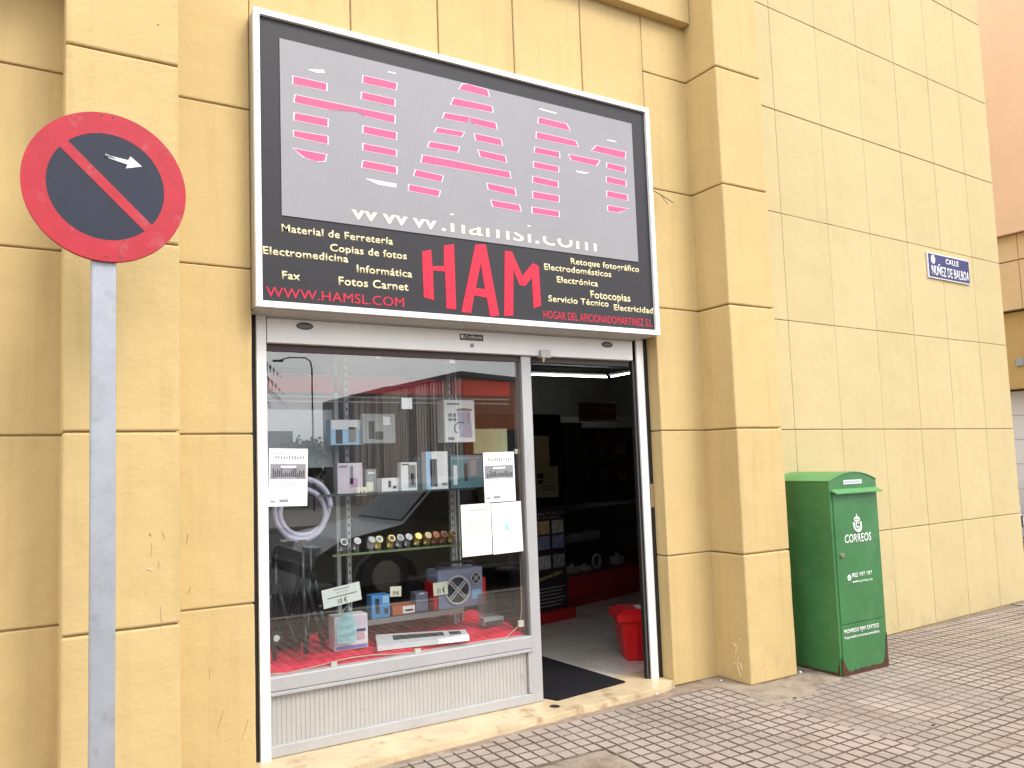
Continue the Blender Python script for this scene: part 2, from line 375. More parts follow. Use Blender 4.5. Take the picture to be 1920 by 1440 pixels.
for a, b in zs:
    block('wall_panel', -1.9, .16, 0, .06, a, b, M_wall, fw)
    block('wall_panel', .60, 1.015, 0, .23, a, b, M_wall, fw, gx=0)
    block('wall_panel', 3.80, 4.24, 0, .23, a, b, M_wall, fw, gx=0)
for a, b in zip([1.015, 1.594, 2.158, 2.705, 3.251], [1.594, 2.158, 2.705, 3.251, 3.80]):
    block('wall_panel', a, b, 0, .10, 2.345, 4.78, M_wall, fw, gx=.004)
lin = box('lintel_band', 1.0, 4.205, -.075, .03, 4.65, 6.3, M_wall, bld, bev=.006); 
lin2 = box('lintel_band', -1.9, .16, -.26, .03, 3.86, 6.6, M_wall, bld, bev=.006)
pl = boxes('pilaster', [(.155, .595, -.285, .05, -.2, 7.2)], M_joint, bld)
for a, b in zs: block('pilaster_block', .135, .615, -.30, .06, a, b, M_wall, pl, bev=.009)
pr = boxes('pilaster', [(4.23, 4.65, -.265, .05, -.2, 7.2)], M_joint, bld)
for a, b in zs: block('pilaster_block', 4.21, 4.67, -.28, .06, a, b, M_wall2 if False else M_wall, pr, bev=.010, gx=0)
# old scuffs and scratches on the render
M_scuff = nmat('scuff', (.32, .23, .13), .9)
M_pale = nmat('pale_scuff', (.66, .54, .40), .9)
for (a_, b_, w_, m_, par_, y_) in (((0.4784, -0.3, 1.2564), (0.4872, -0.3, 1.2419), .004, M_scuff, pl, -.3008), ((0.5312, -0.3, 1.262), (0.5445, -0.3, 1.224), .002, M_scuff, pl, -.3008), ((0.4893, -0.3, 1.2142), (0.4871, -0.3, 1.157), .0016, M_scuff, pl, -.3008), ((0.4718, -0.3, 1.1057), (0.4936, -0.3, 1.0946), .005, M_pale, pl, -.3008), ((0.52, -0.3, 1.1335), (0.5156, -0.3, 1.0925), .0016, M_scuff, pl, -.3008), ((0.5263, -0.3, 0.9404), (0.5284, -0.3, 0.8217), .0016, M_scuff, pl, -.3008), ((0.5139, -0.3, 3.5769), (0.5255, -0.3, 3.5722), .004, M_scuff, pl, -.3008), ((0.8606, 0.0, 0.3663), (0.8245, 0.0, 0.2677), .0018, M_scuff, fw, -.0008), ((0.9786, 0.0, 0.2998), (0.9412, 0.0, 0.2002), .0018, M_scuff, fw, -.0008), ((0.7964, 0.0, 0.578), (0.791, 0.0, 0.5135), .0014, M_scuff, fw, -.0008), ((0.7088, 0.0, 0.9672), (0.6889, 0.0, 0.9289), .003, M_scuff, fw, -.0008), ((0.695, 0.0, 1.2222), (0.6874, 0.0, 1.1668), .003, M_scuff, fw, -.0008)):
    bm = bmesh.new(); add_tube(bm, [(a_[0], y_, a_[2]), ((a_[0]+b_[0])/2+w_*.6, y_, (a_[2]+b_[2])/2), (b_[0], y_, b_[2])], [w_*.4, w_*.6, w_*.2], 5); link('scuff_mark', bm_mesh(bm), m_, par_)
# street wall, turned 2.8 degrees off the shop front
PHI = .0482
SW = Matrix.Translation((4.67, -.018, 0)) @ Matrix.Rotation(PHI, 4, 'Z')
sw = boxes('street_wall', [(0, 4.085, .009, .3, -.2, 7.2)], nmat('street_joint', (.40, .29, .16), .95, var=.15), bld, M=SW)
# (return face of the street wall at its far corner)
cols = [(0, .52), (.52, 1.135), (1.135, 1.745), (1.745, 2.345), (2.345, 2.935), (2.935, 3.525), (3.525, 4.09)]
sm = {}
for ci, (a, b) in enumerate(cols):
    for k, (z0, z1) in enumerate(zs):
        key = (round(b-a, 2), k % 3)
        if key not in sm:
            me = block_mesh(b-a-.0035, .09 if ci < 6 else .30, z1-z0-2*G, 60+len(sm), .005, .0016); me.materials.append(M_wall2); sm[key] = me
        o = bpy.data.objects.new('wall_panel', sm[key]); C.objects.link(o)
        o.parent = sw; o.matrix_parent_inverse = world_of(sw).inverted()
        o.location = SW @ Vector(((a+b)/2, (.045 if ci < 6 else .15), (z0+z1)/2)); o.rotation_euler = (0, 0, PHI)
# body of the building above and behind
body = boxes('upper_wall', [(-2.5, 8.9, .6, 9, 7.0, 10.5)], M_wall, bld)
side = boxes('side_wall', [(8.55, 8.74, .35, 9, -.2, 7.2), (-2.5, -2.3, .1, 9, -.2, 7.2), (-2.5, 8.74, 8.8, 9, -.2, 7.2)], M_wall2, bld)
# marble step
bm = bmesh.new(); add_box(bm, 1.02, 3.80, -.055, .30, -.02, .040)
bmesh.ops.bevel(bm, geom=bm.edges[:], offset=.006, segments=2, affect='EDGES')
for i in range(1, 46):
    bmesh.ops.bisect_plane(bm, geom=bm.verts[:]+bm.edges[:]+bm.faces[:], plane_co=(1.02+i*.062, 0, 0), plane_no=(1, 0, 0))
for v in bm.verts:
    if v.co.y < 0: v.co.y += noise.noise(v.co*5)*.012-(3.8-v.co.x)*.056+max(0, v.co.x-3.66)*.35; v.co.z += noise.noise(v.co*9)*.0025
step = link('doorstep', bm_mesh(bm), M_marble, bld)
step['label'] = 'worn cream marble doorstep with chipped front edge'
# drain hole in the step
bm = bmesh.new(); add_cyl(bm, (2.825, .003, .036), (2.825, .003, .0418), .028, n=24); link('drain_hole', bm_mesh(bm), M_black, step)
bm = bmesh.new()
for i in range(24):
    t0, t1 = 2*math.pi*i/24, 2*math.pi*(i+1)/24
    q = [bm.verts.new((2.825+r*math.cos(t), .003+r*math.sin(t), z)) for t in (t0, t1) for r, z in ((.028, .043), (.034, .0405))]
    bm.faces.new((q[0], q[1], q[3], q[2]))
link('drain_ring', bm_mesh(bm), nmat('brass', (.25, .17, .08), .5, metal=.7), step)
# scratches and plaster drips on the pillar's side
M_pp = nmat('pale_plaster', (.75, .62, .42), .9)
for pts in ([(4.1628, -0.1, 0.2554), (4.1921, -0.1, 0.2372), (4.1833, -0.1, 0.1923)], [(4.2071, -0.1, 0.1677), (4.192, -0.1, 0.1096), (4.2177, -0.1, 0.0456)], [(4.2252, -0.1, 0.1367), (4.2322, -0.1, 0.0966)]):
    bm = bmesh.new(); P = [Vector((4.2095, -.10-(p[0]-4.10)*.8, p[2])) for p in pts]; add_tube(bm, P, .0035, 6); link('plaster_drip', bm_mesh(bm), M_pp, pr)
for k in range(9):
    z = .05+random.Random(k).random()*.3; y = -.06-random.Random(k+50).random()*.15; bm = bmesh.new(); add_box(bm, 4.2085, 4.2105, y, y+.006, z, z+.008); link('plaster_speck', bm_mesh(bm), M_pp, pr)

# ------------------------------------------------------------------ the room behind the glass
room = tag(empty('shop_room', (3, 2, .03)), kind='structure')
M_rw = nmat('room_wall', (.24, .23, .22), .8, var=.1)
boxes('room_wall', [(.55, .62, .24, 5.2, .0, 2.75), (7.9, 8.0, .24, 5.2, .0, 2.75), (.55, 8.0, 5.2, 5.3, 0, 2.75), (4.0, 8.0, .24, .30, 0, 2.75)], M_rw, room)
box('room_ceiling', .55, 8.0, .16, 5.3, 2.75, 2.85, nmat('room_ceiling_paint', (.20, .19, .19), .8), room, bev=0)
M_fl = nmat('marble_floor_tile', (.60, .55, .48), .28, var=.10, vscale=3, rnd=.05, dirt=(.24, .20, .16), dscale=5, dthr=(.56, .8))
rf = box('room_floor', .55, 8.0, .28, 5.3, -.05, .030, nmat('floor_grout', (.16, .13, .10), .8), room, bev=0)
fm = bpy.data.meshes.new('floor_tile'); bm = bmesh.new(); add_box(bm, -.198, .198, -.198, .198, 0, .011); bm.to_mesh(fm); bm.free(); fm.materials.append(M_fl)
for i in range(14):
    for j in range(8):
        x = 2.6+i*.40; y = .50+j*.40
        if x > 7.8: continue
        o = bpy.data.objects.new('floor_tile', fm); C.objects.link(o); o.parent = rf; o.matrix_parent_inverse = world_of(rf).inverted(); o.location = (x, y, .03)

# ================================================================== SHOP SIGN
sg = empty('shop_sign', (2.37, -.05, 2.336), 'big black light-box shop sign HAM with grey display panel and white metal frame', 'shop sign')
SX0, SX1, SZ0, SZ1 = 1.012, 3.728, 2.336, 3.905
boxes('sign_case', [(SX0+.004, SX1-.004, -.088, -.004, SZ0+.004, SZ1-.004)], nmat('case_grey', (.45, .44, .43), .5), sg)
bm = bmesh.new(); e = .031; y0, y1 = -.110, -.080
for poly in ([(SX0, SZ0), (SX1, SZ0), (SX1-e, SZ0+e), (SX0+e, SZ0+e)], [(SX1, SZ0+.0006), (SX1, SZ1), (SX1-e, SZ1-e), (SX1-e, SZ0+e+.0006)], [(SX1, SZ1), (SX0, SZ1), (SX0+e, SZ1-e), (SX1-e, SZ1-e)], [(SX0, SZ1), (SX0, SZ0+.0006), (SX0+e, SZ0+e+.0006), (SX0+e, SZ1-e)]):
    add_prism(bm, poly, y0, y1)
link('sign_frame', bm_mesh(bm), M_white, sg)
boxes('underside_flange', [(SX0+.01, SX1-.01, -.078, .10, SZ0-.004, SZ0+.003)], nmat('flange_grey', (.46, .45, .43), .5), sg)
boxes('sign_face', [(SX0+.03, SX1-.03, -.0905, -.084, SZ0+.03, SZ1-.03)], M_signblk, sg)
# display panel: grey louvred LED field
def led_mat():
    m = nmat('led_panel_grey', (.29, .283, .30), .55, var=.05, vscale=1.1)
    t = m.node_tree; p = t.nodes['Principled BSDF']; g = t.nodes.new('ShaderNodeNewGeometry')
    cur = p.inputs['Base Color'].links[0].from_socket
    for ax, sc, lo in ((0, 260, .86), (2, 200, .90)):
        wv = t.nodes.new('ShaderNodeTexWave'); wv.bands_direction = 'XYZ'[ax]; wv.inputs['Scale'].default_value = sc/6.283; wv.inputs['Distortion'].default_value = .6 if ax == 0 else .1
        wv.inputs['Detail'].default_value = 1; wv.inputs['Detail Scale'].default_value = .3
        t.links.new(g.outputs['Position'], wv.inputs[0])
        mr = t.nodes.new('ShaderNodeMapRange'); mr.inputs[3].default_value = lo; mr.inputs[4].default_value = 1.06; t.links.new(wv.outputs['Fac'], mr.inputs[0])
        mm = t.nodes.new('ShaderNodeVectorMath'); mm.operation = 'SCALE'; t.links.new(cur, mm.inputs[0]); t.links.new(mr.outputs[0], mm.inputs['Scale']); cur = mm.outputs[0]
    t.links.new(cur, p.inputs['Base Color']); return m
scr = boxes('display_panel', [(1.152, 3.578, -.0955, -.0910, 2.823, 3.775)], led_mat(), sg)
M_ledp = nmat('led_pink', (.34, .05, .11), .6, emis=(1.0, .13, .32), estr=.40)
def stripes(m, sc, lo):
    t = m.node_tree; p = t.nodes['Principled BSDF']; g = t.nodes.new('ShaderNodeNewGeometry')
    wv = t.nodes.new('ShaderNodeTexWave'); wv.bands_direction = 'X'; wv.inputs['Scale'].default_value = sc; wv.inputs['Distortion'].default_value = .5; t.links.new(g.outputs['Position'], wv.inputs[0])
    mr = t.nodes.new('ShaderNodeMapRange'); mr.inputs[3].default_value = lo; mr.inputs[4].default_value = .46; t.links.new(wv.outputs['Fac'], mr.inputs[0]); t.links.new(mr.outputs[0], p.inputs['Emission Strength'])
stripes(M_ledp, 22, .12)
M_ledw = nmat('led_white', (.7, .62, .66), .6, emis=(1, .8, .9), estr=.22)
M_ledy = nmat('led_cream', (.66, .62, .46), .6, emis=(1, .95, .70), estr=.18)
LED = [[[1.301,3.638],[1.393,3.655],[1.401,3.638],[1.351,3.63]],[[1.224,3.582],[1.408,3.582],[1.406,3.543],[1.223,3.539]],[[1.234,3.482],[1.809,3.483],[1.806,3.439],[1.62,3.445],[1.585,3.462],[1.414,3.438],[1.229,3.441]],[[1.229,3.383],[1.411,3.385],[1.409,3.343],[1.226,3.344]],[[1.223,3.285],[1.409,3.289],[1.407,3.246],[1.224,3.254]],[[1.218,3.189],[1.399,3.186],[1.388,3.149],[1.342,3.139],[1.277,3.151]],[[1.775,3.734],[1.825,3.735],[1.825,3.729],[1.775,3.728]],[[1.625,3.675],[1.825,3.676],[1.821,3.635],[1.62,3.633]],[[1.614,3.578],[1.812,3.578],[1.809,3.538],[1.611,3.538]],[[1.618,3.386],[1.816,3.386],[1.813,3.344],[1.615,3.346]],[[1.616,3.285],[1.813,3.283],[1.81,3.248],[1.613,3.248]],[[1.614,3.189],[1.812,3.186],[1.809,3.147],[1.604,3.15]],[[1.62,3.091],[1.809,3.088],[1.807,3.067],[1.699,3.067]],[[2.262,3.765],[2.303,3.772],[2.432,3.766],[2.444,3.726],[2.235,3.728]],[[2.198,3.666],[2.46,3.669],[2.466,3.633],[2.176,3.621]],[[2.135,3.563],[2.285,3.57],[2.326,3.569],[2.482,3.569],[2.493,3.53],[2.324,3.532],[2.3,3.564],[2.278,3.53],[2.119,3.529]],[[2.082,3.464],[2.259,3.47],[2.24,3.44],[2.062,3.434]],[[2.333,3.475],[2.515,3.473],[2.525,3.436],[2.341,3.435]],[[2.031,3.371],[2.222,3.374],[2.211,3.34],[2.016,3.337]],[[2.355,3.379],[2.543,3.373],[2.552,3.334],[2.369,3.34]],[[1.981,3.283],[2.17,3.284],[2.366,3.279],[2.376,3.278],[2.571,3.279],[2.577,3.241],[2.375,3.242],[2.153,3.239],[1.97,3.238]],[[1.935,3.189],[2.107,3.181],[2.096,3.144],[1.92,3.152]],[[1.891,3.096],[2.085,3.09],[2.074,3.054],[1.885,3.061]],[[2.409,3.183],[2.603,3.176],[2.612,3.137],[2.418,3.146]],[[2.433,3.083],[2.633,3.081],[2.644,3.043],[2.445,3.046]],[[2.816,3.729],[2.951,3.725],[2.95,3.717],[2.816,3.72]],[[2.81,3.668],[3.024,3.666],[3.048,3.627],[2.802,3.629]],[[2.788,3.569],[3.09,3.566],[3.11,3.532],[2.784,3.528]],[[2.772,3.469],[2.955,3.469],[2.956,3.433],[2.765,3.433]],[[2.757,3.373],[2.944,3.371],[2.943,3.337],[2.755,3.337]],[[2.747,3.279],[2.936,3.273],[2.934,3.235],[2.743,3.241]],[[2.742,3.181],[2.94,3.181],[2.936,3.142],[2.74,3.14]],[[2.732,3.08],[2.935,3.082],[2.931,3.046],[2.73,3.045]],[[3.031,3.467],[3.285,3.469],[3.252,3.428],[3.053,3.434]],[[3.085,3.369],[3.2,3.373],[3.151,3.358],[3.091,3.36]],[[3.357,3.624],[3.433,3.626],[3.437,3.618],[3.357,3.618]],[[3.266,3.566],[3.511,3.565],[3.504,3.52],[3.221,3.525]],[[3.348,3.463],[3.5,3.461],[3.498,3.423],[3.343,3.429]],[[3.338,3.37],[3.501,3.367],[3.498,3.329],[3.336,3.332]],[[3.336,3.272],[3.508,3.27],[3.508,3.232],[3.334,3.235]],[[3.337,3.175],[3.515,3.175],[3.423,3.14],[3.337,3.139]]]
bp_, bw_ = bmesh.new(), bmesh.new()
def grow(poly, d):
    cx = sum(p[0] for p in poly)/len(poly); cz = sum(p[1] for p in poly)/len(poly)
    return [(p[0]+d*(1 if p[0] > cx else -1), p[1]+(.0 if abs(p[1]-cz) < .001 else .35*d*(1 if p[1] > cz else -1))) for p in poly]
for q in LED:
    h = max(p[1] for p in q)-min(p[1] for p in q)
    if h < .028: add_prism(bw_, q, -.0966, -.0957)
    else:
        add_prism(bw_, grow(q, .0065), -.0964, -.0957); add_prism(bp_, q, -.0973, -.0966)
for bmx in (bp_, bw_): bmesh.ops.triangulate(bmx, faces=[f for f in bmx.faces if len(f.verts) > 4])
link('lit_letter_bands', bm_mesh(bw_), M_ledw, scr); link('lit_letter_bands', bm_mesh(bp_), M_ledp, scr)
lettering('lit_lettering', 'www.hamsl.com', 1.522, 3.225, 2.855, .108, -.0958, M_ledy, scr, .0, cut=[(2.906, 2.955), (2.985, 3.2)])
LT = [('Material de Ferretería', 1.151, 1.781, 2.738, .039), ('Copias de fotos', 1.412, 1.864, 2.664, .039), ('Electromedicina', 1.052, 1.514, 2.611, .039), ('Informática', 1.562, 1.894, 2.564, .040), ('Fax', 1.15, 1.246, 2.491, .040), ('Fotos Carnet', 1.457, 1.869, 2.486, .043),
      ('Retoque fotográfico', 3.015, 3.584, 2.754, .038), ('Electrodomésticos', 2.806, 3.342, 2.698, .038), ('Electrónica', 2.90, 3.227, 2.626, .038), ('Fotocopias', 3.162, 3.496, 2.547, .048), ('Servicio Técnico', 2.829, 3.308, 2.500, .038), ('Electricidad', 3.352, 3.690, 2.482, .038)]
for s, a, b, z, c in LT: lettering('lettering', s, a, b, z, c, -.0905, M_cream, sg, .020)
lettering('lettering', 'WWW.HAMSL.COM', 1.066, 1.84, 2.393, .050, -.0905, M_signred, sg, .0)['label'] = 'red web address letters'
lettering('lettering', 'HOGAR DEL AFICIONADOMARTINEZ S.L.', 2.788, 3.682, 2.393, .048, -.0905, M_signred, sg, .0)['label'] = 'narrow red company name letters'
Hp = [(1.96, 2.72), (2.019, 2.737), (2.024, 2.642), (2.099, 2.65), (2.102, 2.771), (2.17, 2.787), (2.171, 2.403), (2.107, 2.405), (2.106, 2.618), (2.027, 2.618), (2.028, 2.445), (1.964, 2.458)]
Ap = [(2.315, 2.802), (2.387, 2.809), (2.464, 2.387), (2.399, 2.379), (2.382, 2.487), (2.295, 2.495), (2.27, 2.389), (2.205, 2.391)]
Mp = [(2.519, 2.784), (2.57, 2.786), (2.641, 2.643), (2.722, 2.73), (2.765, 2.715), (2.771, 2.468), (2.715, 2.449), (2.71, 2.638), (2.661, 2.583), (2.618, 2.582), (2.577, 2.674), (2.563, 2.392), (2.498, 2.387)]
def big_letter(poly, hole=None):
    bm = bmesh.new()
    if hole is None: add_prism(bm, poly, -.0925, -.0905)
    else:   # A: outer with counter, split into three strips
        o, h = poly, hole
        for q in ([o[0], h[0], h[1], o[5], o[6], o[7]], [o[0], o[1], h[0]], [o[1], o[2], o[3], o[4], h[2], h[0]], [h[1], h[2], o[4], o[5]]): add_prism(bm, q, -.0925, -.0905)
    bmesh.ops.triangulate(bm, faces=[f for f in bm.faces if len(f.verts) > 4])
    return link('letter', bm_mesh(bm), M_signred, sg)
big_letter(Hp)['label'] = 'large red brush letter H'; big_letter(Ap, [(2.347, 2.69), (2.308, 2.541), (2.371, 2.539)])['label'] = 'large red brush letter A'; big_letter(Mp)['label'] = 'large red brush letter M'
for x, z in ((1.03, 3.56), (1.03, 2.9), (3.71, 3.5), (3.71, 2.75), (1.6, 2.35), (2.5, 2.35), (3.3, 2.35)):
    bm = bmesh.new(); add_cyl(bm, (x, -.1125, z), (x, -.109, z), .004, n=10); link('screw', bm_mesh(bm), M_ink, sg)

# ================================================================== ROLLER SHUTTER BOX
rs = empty('shutter_box', (2.4, .14, 2.19), 'white roller shutter housing between the sign and the shop window', 'shutter box')
boxes('housing', [(1.122, 3.668, .100, .30, 2.190, 2.322)], M_white, rs, bev=.004)
boxes('housing_lid', [(1.118, 3.672, .092, .30, 2.3245, 2.334)], nmat('lid_grey', (.55, .54, .53), .45), rs)
for x in (1.330, 3.445):      # recessed oval downlights
    bm = bmesh.new()
    pts = [(x+.048*math.cos(t), 2.288+.020*math.sin(t)) for t in [2*math.pi*i/28 for i in range(28)]]
    pts = [(a, max(b, 2.279)) if False else (a, b) for a, b in pts]
    add_prism(bm, pts, .0975, .101); o = link('downlight', bm_mesh(bm), M_glassdark, rs)
    bm = bmesh.new(); pts = [(x+.040*math.cos(t), 2.287+.013*math.sin(t)) for t in [2*math.pi*i/24 for i in range(24)]]; add_prism(bm, pts, .0955, .0978)
    link('lens', bm_mesh(bm), nmat('lens_grey', (.09, .085, .08), .25), o)
bm = bmesh.new(); add_cyl(bm, (2.383, .0975, 2.232), (2.383, .102, 2.232), .013, n=20); link('lock', bm_mesh(bm), M_ink, rs)
stk = boxes('sticker', [(2.300, 2.464, .0982, .1002, 2.262, 2.300)], M_glassdark, rs)
lettering('lettering', 'Collbaix', 2.330, 2.458, 2.277, .016, .0982, M_print, stk, .02, shear=.2); lettering('lettering', 'w w w . c o l l b a i x . c o m', 2.31, 2.455, 2.266, .006, .0982, M_print, stk, .01)
boxes('emblem', [(2.306, 2.324, .0970, .0985, 2.276, 2.294)], M_print, stk)
# runs of the shutter, black gaps and jambs
M_gap = M_black
dsn = empty('shop_window', (1.95, .15, .04), 'white and grey aluminium shop window with big glass pane and fluted lower panel', 'shop window')
boxes('jamb', [(1.064, 1.118, .10, .17, .036, 2.336)], M_white, dsn, bev=.004)
jr = boxes('jamb', [(3.703, 3.765, .10, .116, .036, 2.336)], M_white, dsn, bev=.004); jr['label'] = 'white right jamb of the doorway'
boxes('gap_shade_strip', [(1.000, 1.062, .12, .235, .0, 2.345), (3.767, 3.802, .10, .235, .0, 2.345)], M_gap, dsn)  # solid black strips paint the shade of the open recess beside each jamb
boxes('guide_rail', [(3.678, 3.686, .125, .150, .04, 2.19), (3.690, 3.7025, .118, .150, .04, 2.19)], nmat('rail_dark', (.012, .012, .012), .5), dsn)
boxes('guide_rail', [(3.6868, 3.6892, .122, .140, .04, 2.19)], nmat('rail_edge', (.55, .52, .50), .3, metal=.6), dsn)
# window frame
boxes('mullion', [(2.757, 2.830, .125, .20, .042, 2.187)], M_alu, dsn, bev=.004)
boxes('mullion_bead', [(2.728, 2.752, .150, .185, .45, 2.16)], nmat('bead', (.18, .15, .14), .4, metal=.3), dsn, bev=.002)
boxes('head_rail', [(1.118, 2.757, .140, .20, 2.150, 2.187)], nmat('head_slot_shadow', (.045, .022, .022), .5), dsn)  # dark colour paints the shutter slot's shadow across the glass head
boxes('head_rail', [(2.83, 3.664, .15, .20, 2.155, 2.187)], nmat('head_slot_shadow2', (.05, .045, .045), .5), dsn)
boxes('middle_rail', [(1.118, 2.7565, .118, .20, .372, .446)], M_alu, dsn, bev=.006)
boxes('rail_lip', [(1.118, 2.7565, .112, .13, .352, .370)], M_alu, dsn, bev=.003)
boxes('bottom_rail', [(1.118, 2.7565, .120, .20, .0425, .100)], M_alu, dsn, bev=.005)
boxes('side_stile', [(2.728, 2.7565, .122, .20, .102, .350), (1.118, 1.130, .122, .20, .102, .350)], M_alu, dsn, bev=.002)
bm = bmesh.new(); n = 62; x0, x1 = 1.131, 2.727; p = (x1-x0)/n; prof = []
for i in range(n):
    a = x0+i*p; prof += [(a, .1455), (a+p*.10, .1455), (a+p*.24, .1422), (a+p*.88, .1415)]
prof.append((x1, .150))
A = [bm.verts.new((x, y, .099)) for x, y in prof]; B = [bm.verts.new((x, y, .352)) for x, y in prof]
for i in range(len(prof)-1): bm.faces.new((A[i], A[i+1], B[i+1], B[i]))
b0 = [bm.verts.new((x, .175, z)) for x, z in ((x0, .099), (x1, .099), (x1, .352), (x0, .352))]; bm.faces.new(b0)
bm.normal_update(); me = bpy.data.meshes.new('m'); bm.to_mesh(me); bm.free()
link('fluted_panel', me, nmat('fluted_aluminium', (.46, .45, .43), .45, metal=.15, var=.05, vscale=8, dirt=(.20, .18, .15), dscale=7, dthr=(.6, .85)), dsn)
boxes('glass_pane', [(1.112, 2.745, .150, .156, .440, 2.155)], M_glass, dsn)
# lock box under the shutter housing
sn = empty('door_sensor', (2.90, .09, 2.15), 'small white metal latch box under the shutter housing above the doorway', 'latch')
boxes('latch_body', [(2.878, 2.955, .075, .115, 2.176, 2.226)], M_alu, sn, bev=.003)
bm = bmesh.new(); add_cyl(bm, (2.905, .092, 2.158), (2.905, .092, 2.178), .010, n=14); add_cyl(bm, (2.905, .092, 2.148), (2.905, .092, 2.158), .006, n=14); link('bolt', bm_mesh(bm), nmat('brass2', (.45, .36, .20), .35, metal=.8), sn)
# clips and light tube along the glass
clipx = [(625,1247),(782,1222),(976,1168),(968,845),(708,665),(847,675)]
CL = [(1.4677, 1.5012, 0.4313, 0.468), (1.9733, 2.0108, 0.427, 0.4658), (2.6888, 2.7283, 0.4995, 0.5383), (2.7074, 2.7438, 1.5684, 1.5986), (1.7731, 1.8034, 2.1388, 2.1699), (2.2583, 2.2918, 2.1286, 2.1614)]
lc = empty('cable_clips', (1.9, .17, .45), 'thin pale light tube held by small cream clips round the window edge', 'light tube')
for a, b, c, d in CL: boxes('clip', [(a, b, .157, .172, c, d)], M_paperY, lc, bev=.001)
tp = [(1.1275, 0.175, 0.4535), (1.2328, 0.175, 0.4428), (1.3798, 0.175, 0.4539), (1.4858, 0.175, 0.4636), (1.5944, 0.175, 0.4707), (1.7216, 0.175, 0.467), (1.8689, 0.175, 0.452), (1.9938, 0.175, 0.4463), (2.1969, 0.175, 0.4485), (2.4166, 0.175, 0.4466), (2.6076, 0.175, 0.4466), (2.6803, 0.175, 0.4921), (2.7137, 0.175, 0.5301), (2.7253, 0.175, 0.6102), (2.7338, 0.175, 1.0703), (2.7358, 0.175, 1.5717), (2.7419, 0.175, 2.0814)]
bm = bmesh.new(); add_tube(bm, tp, .0035, 6); link('tube', bm_mesh(bm), nmat('pale_tube', (.62, .48, .36), .4), lc)

# ================================================================== DISPLAY BEHIND THE GLASS
# red cloth over the window bottom
cb = bmesh.new(); NX, NY = 90, 34; grid = []
for j in range(NY+1):
    row = []
    for i in range(NX+1):
        x = 1.09+1.66*i/NX; y = .168+.62*j/NY
        z = .470+.030*noise.noise(Vector((x*3.1, y*4, 1)))+.022*abs(noise.noise(Vector((x*9, y*7, 4))))+.010*noise.noise(Vector((x*22, y*15, 8)))+(.05*max(0, (j/NY-.6))) 
        if j == 0: z = .432
        elif j == 1: z = min(z, .468)
        row.append(cb.verts.new((x, y, z)))
    grid.append(row)
for j in range(NY):
    for i in range(NX): cb.faces.new((grid[j][i], grid[j][i+1], grid[j+1][i+1], grid[j+1][i]))
o = link('red_cloth', bm_mesh(cb, True), M_cloth); tag(o, 'crumpled red cloth spread over the window bottom', 'cloth')
pf = boxes('window_platform', [(1.09, 2.75, .20, 1.0, .04, .425)], M_dark); tag(pf, 'dark plinth under the red cloth inside the window', 'plinth')
# shelving
sh = empty('display_shelving', (1.9, .8, .43), 'window shelving with perforated uprights, two glass shelves and a low dark shelf', 'shelving')
for (x, y) in ((1.765, .62), (2.50, .62)):
    bm = bmesh.new(); add_box(bm, x-.012, x+.012, y, y+.03, .44, 2.35); link('upright', bm_mesh(bm), M_steelw, sh)
    bm = bmesh.new()
    for k in range(36): add_box(bm, x-.0035, x+.0035, y-.002, y+.004, .62+k*.048, .64+k*.048)
    link('slot_row', bm_mesh(bm), M_black, sh)
bm = bmesh.new(); add_box(bm, 1.70, 1.725, .66, .70, .44, 2.35); link('upright', bm_mesh(bm), M_alu, sh)
bm = bmesh.new(); add_box(bm, 2.54, 2.55, .66, .70, .44, 2.35); add_box(bm, 2.57, 2.58, .66, .70, .44, 2.35); link('upright', bm_mesh(bm), M_steelw, sh)
boxes('glass_shelf', [(1.50, 2.55, .40, .62, 1.352, 1.360)], M_shelfglass, sh); boxes('glass_shelf', [(1.58, 2.50, .42, .62, 1.000, 1.008)], M_shelfglass, sh)
boxes('shelf_edge', [(1.50, 2.55, .394, .400, 1.350, 1.362)], nmat('shelf_edge_dark', (.05, .06, .06), .2), sh); boxes('shelf_edge', [(1.58, 2.50, .414, .420, .998, 1.010)], nmat('shelf_edge_green', (.20, .26, .12), .2), sh)
boxes('low_shelf', [(1.70, 2.46, .44, .78, .590, .604)], M_dark, sh); boxes('low_shelf_edge', [(1.70, 2.46, .432, .440, .575, .606)], nmat('low_edge', (.22, .20, .20), .4), sh)
boxes('upper_valance', [(1.10, 3.02, .66, .68, 1.985, 2.085)], nmat('valance_red', (.80, .02, .035), .6), sh)
boxes('valance_strip', [(1.1, 2.2, .655, .68, 2.087, 2.094), (1.1, 3.0, .655, .68, 1.955, 1.962), (1.1, 3.0, .655, .68, 1.925, 1.931)], M_steelw, sh)
boxes('back_panel', [(1.10, 1.72, .70, .71, 1.52, 1.88)], nmat('pale_panel', (.62, .65, .68), .6), sh)

def carton(name, label, rect, y, dep, m, z0=None, rz=0, cat='box', prints=(), tilt=0, group=None):
    """closed carton standing at depth y; rect = x0,x1,z0,z1 of its front"""
    x0, x1, a, b = rect; h = b-a
    if z0 is not None: a = z0; b = z0+h
    o = empty(name, ((x0+x1)/2, y+dep/2, a), label, cat, group)
    M = Matrix.Translation((((x0+x1)/2), y+dep/2, a)) @ Matrix.Rotation(rz, 4, 'Z') @ Matrix.Rotation(tilt, 4, 'Y') @ Matrix.Translation((-(x0+x1)/2, -y-dep/2, -a))
    boxes('carton', [(x0, x1, y, y+dep, a, b)], m, o, bev=.0015, M=M)
    for nm, u0, u1, v0, v1, pm in prints:     # flat print, fractions of the front
        W, H = x1-x0, b-a
        boxes(nm, [(x0+u0*W, x0+u1*W, y-.0016, y-.0004, a+v0*H, a+v1*H)], pm, o, M=M)
    return o
def cm(name, c, r=.45): return nmat(name, c, r, var=.05, vscale=20)
